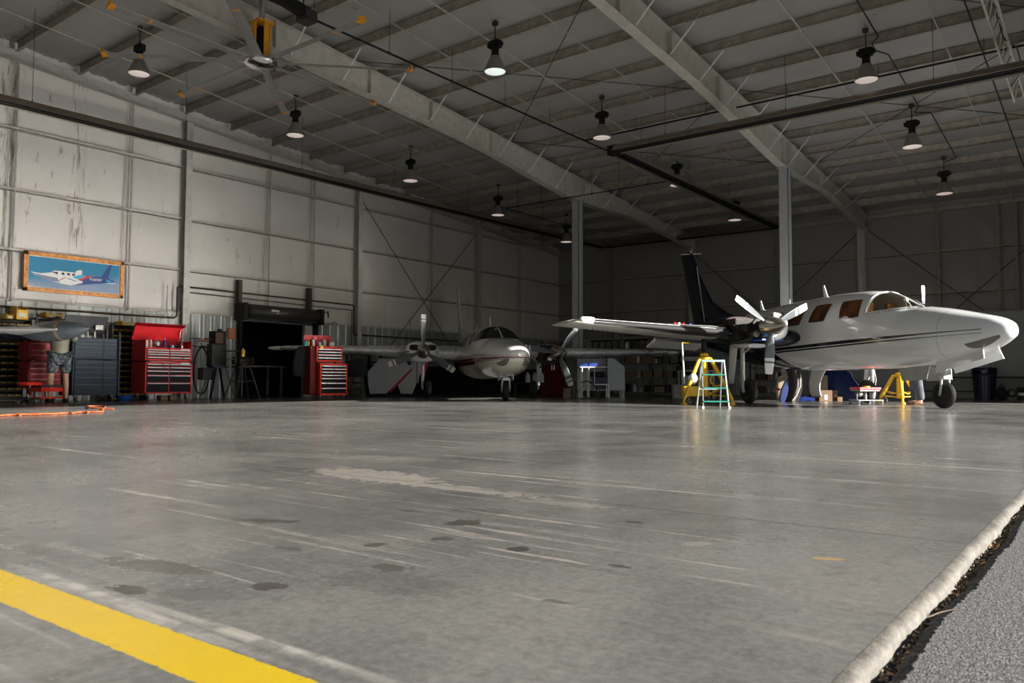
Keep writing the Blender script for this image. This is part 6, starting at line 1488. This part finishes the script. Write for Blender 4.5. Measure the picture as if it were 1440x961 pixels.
for a in (-.62, .20, .60):
    for b in (0, .55): MB().box((a-.03, b-.03, 0), (a+.03, b+.03, .2)).build('leg', mats['cab_white'], wc)
o = MB().box((-.2, -.14, 0), (.2, .14, .34), bev=.02).build('storage_tote', mats['navy_stand']); p = c+R0*(-.02)+F0*.1; o.location = (p.x, p.y, .231); o.rotation_euler = (0, 0, ANG); tag(o, 'navy blue tote on the lower shelf of the pale hooded cabinet', 'tote')
o = MB().box((-.2, -.12, 0), (.2, .12, .15), bev=.03).build('black_case', mats['black_paint']); p = c+R0*(-.1)+F0*.1; o.location = (p.x, p.y, .575); o.rotation_euler = (0, 0, ANG); tag(o, 'black case on top of the navy tote in the pale cabinet', 'case')
c = at(836, 20.9); rk = empty('rolling_rack', c, ANG, 'light metal rolling rack with two shelves in front of the pale cabinet', 'rack')
for a in (-.30, -.10 if False else .0-.10,): pass
for a in (-.36, -.0):
    for b in (-.2, .2): MB().tube([(a*.9-.02 if a else -.17, b, .03), (a*.9-.02 if a else -.17, b, .82)], .014, 8).build('post', mats['white_paint'], rk)
MB().box((-.40, -.22, .81), (.28, .22, .835), bev=.004).build('shelf', mats['white_paint'], rk); MB().box((-.20, -.22, .36), (.36, .22, .385), bev=.004).build('shelf', mats['white_paint'], rk)
MB().tube([(.34, .2, .03), (.34, .2, .37)], .014, 8).tube([(.34, -.2, .03), (.34, -.2, .37)], .014, 8).build('post', mats['white_paint'], rk)
for a in (-.34, -.17, .34):
    for b in (-.2, .2): MB().torus((a, b, .025), (0, 1, 0), .016, .008, 12, 6).build('caster', mats['castor'], rk)
for k, (a, l) in enumerate(((-.30, 'left'), (-.05, 'right'))):
    o = MB().box((-.11, -.1, 0), (.11, .1, .10), bev=.01).build('parts_bin', mats['blue_can']); p = c+R0*a; o.location = (p.x, p.y, .836); o.rotation_euler = (0, 0, ANG); tag(o, 'small blue parts bin on top of the rolling rack, %s one' % l, 'bin', 'blue bins on the rolling rack')
rope([c+R0*-.38-F0*.25+Vector((0, 0, .42)), c+R0*-.2-F0*.28+Vector((0, 0, .45)), c+R0*-.0-F0*.28+Vector((0, 0, .30)), c+R0*.06-F0*.28+Vector((0, 0, .05)), c+R0*.08-F0*.3+Vector((0, 0, .012))], .014, 'hose', 'dark hose looping down from the rolling rack to the floor', 'black_rubber', 'hose', 8)
rope([c+R0*-.52-F0*.25+Vector((0, 0, .45)), c+R0*-.50-F0*.28+Vector((0, 0, .2)), c+R0*-.54-F0*.28+Vector((0, 0, .012))], .014, 'hose', 'dark hose hanging straight left of the rolling rack', 'black_rubber', 'hose', 6)
rope([c+R0*-.3-F0*.3+Vector((0, 0, .40)), c+R0*-.38-F0*.3+Vector((0, 0, .2)), c+R0*-.30-F0*.3+Vector((0, 0, .012))], .010, 'hose', 'green hose hanging between the posts of the rolling rack', 'green', 'hose', 6)
# dark red cabinet and items behind the port engine
c = at(777, 24.6); dc = empty('cabinet', c, ANG, 'dark red cabinet behind the right propeller of the middle airplane', 'cabinet'); MB().box((-.38, -.25, .0), (.38, .25, 1.62), bev=.01).build('body', mats['dark_red'], dc); MB().box((-.36, -.262, .05), (-.01, -.25, 1.58), bev=.003).build('door', mats['dark_red'], dc); MB().box((.01, -.262, .05), (.36, -.25, 1.58), bev=.003).build('door', mats['dark_red'], dc)
MB().box((-.04, -.275, .8), (-.03, -.26, .95)).build('handle', mats['chrome'], dc); MB().box((.03, -.275, .8), (.04, -.26, .95)).build('handle', mats['chrome'], dc)
o = MB().box((-.10, -.1, 0), (.10, .1, .26), bev=.006).build('cardboard_box', mats['tan']); p = at(797, 22.3); o.location = p; o.rotation_euler = (0, 0, ANG); tag(o, 'plain tan box on the floor at the foot of the dark red cabinet', 'box')
b = at(747, 23.2); bench(b, ANG, 1.0, .5, .42, 'low black bench behind the nose gear of the middle airplane', 'black_paint', False)
for k, (xx, mt_, l) in enumerate(((-.2, 'white_shirt', 'white jug on the low black bench, leftmost of three'), (0, 'steel_grey', 'grey jug on the low black bench, middle of three'), (.2, 'white_shirt', 'white jug on the low black bench, rightmost of three'))):
    o = MB().lathe([(.07, 0), (.075, .02), (.07, .2), (.02, .27), (.02, .3)], n=14).build('jug', mats[mt_]); p = b+R0*(xx+.1)-F0*.1; o.location = (p.x, p.y, .421); tag(o, l, 'jug', 'jugs on the low black bench')
# glowing strip by the back wall
a = onY(728, 472, 27.27); b_ = onY(760, 474.5, 27.27); sl = empty('strip_light', ((a.x+b_.x)/2, 27.27, (a.z+b_.z)/2), 0, 'long yellow-green lit strip low on the dark back wall above the middle airplane nose', 'light')
w = (b_.x-a.x)/2; MB().box((-w, -.03, -.045), (w, .03, .045), bev=.01).build('diffuser', mats['tube_lit'], sl); MB().box((-w-.05, .03, -.06), (w+.05, .10, .06)).build('housing', mats['dark_metal'], sl)
# row of coats / tools hanging on the back wall, left of the jacked airplane's tail
c = at(868, 30.0); 
hk2 = empty('tool_board', (onY(870, 470, 27.2).x, 27.25, 1.7), 0, 'dark rail of hanging tools on the back wall above the shelving', 'tool rack'); MB().box((-1.3, -.05, .35), (1.3, 0, .42)).build('rail', mats['dark_metal'], hk2)
for k in range(9): MB().tube([(-1.2+.3*k, -.06, .38), (-1.2+.3*k, -.08, .1), (-1.15+.3*k, -.08, -.1-.1*(k % 3))], [.015, .03, .02], 8).build('hanging_tool', mats['black_paint'], hk2)
# small red and blue items left on the wing
wl = [( -.0, 'tool_red', 'small red can standing on the wing near the tail'), (.10, 'white_plastic', 'small white can between red cans on the wing'), (.20, 'tool_red', 'second small red can on the wing, beside the blue cup'), (.36, 'blue_can', 'blue cup on the wing beside the red cans')]
Mw = ac1.matrix_basis.copy(); Mw = Matrix.Translation(ac1.location) @ Matrix.Rotation(rz1, 4, 'Z')
for k, (o_, mt_, l) in enumerate(wl):
    y = 2.95-o_; tt = (y-.45)/4.82; p = Mw @ Vector((5.35, y, 1.34+.22*tt+.135)); o = MB().lathe([(.032, 0), (.034, .005), (.034, .09), (.02, .10)], n=14).build('can' if k < 3 else 'cup', mats[mt_]); o.location = p; tag(o, l, 'can' if k < 3 else 'cup', 'small cans on the wing')

# ------------------------------------------------------------------ light
sun = bpy.data.lights.new('sun', 'SUN'); so = bpy.data.objects.new('sun', sun); COL.objects.link(so)
sd = Vector((-1, -.2, -.333)).normalized(); so.rotation_euler = sd.to_track_quat('-Z', 'Y').to_euler(); sun.energy = SUN_E; sun.angle = radians(.6); sun.color = (1, .95, .89)
w = bpy.data.worlds.new('world'); scene.world = w; w.use_nodes = True; nt = w.node_tree; bg = nt.nodes['Background']
sky = nt.nodes.new('ShaderNodeTexSky'); sky.sky_type = 'NISHITA'; sky.sun_disc = False; sky.sun_elevation = radians(18); sky.sun_rotation = atan2(1, .2); sky.dust_density = .4
hs = nt.nodes.new('ShaderNodeHueSaturation'); hs.inputs['Saturation'].default_value = .45; nt.links.new(sky.outputs[0], hs.inputs['Color']); nt.links.new(hs.outputs[0], bg.inputs[0]); bg.inputs[1].default_value = SKY_E
scene.view_settings.view_transform = 'Standard'; scene.view_settings.look = 'None'; scene.view_settings.gamma = 1; scene.view_settings.exposure = EXPO
try: scene.view_settings.use_curve_mapping = False
except Exception: pass

scene.cycles.blur_glossy = BLUR; scene.cycles.sample_clamp_indirect = CLAMP
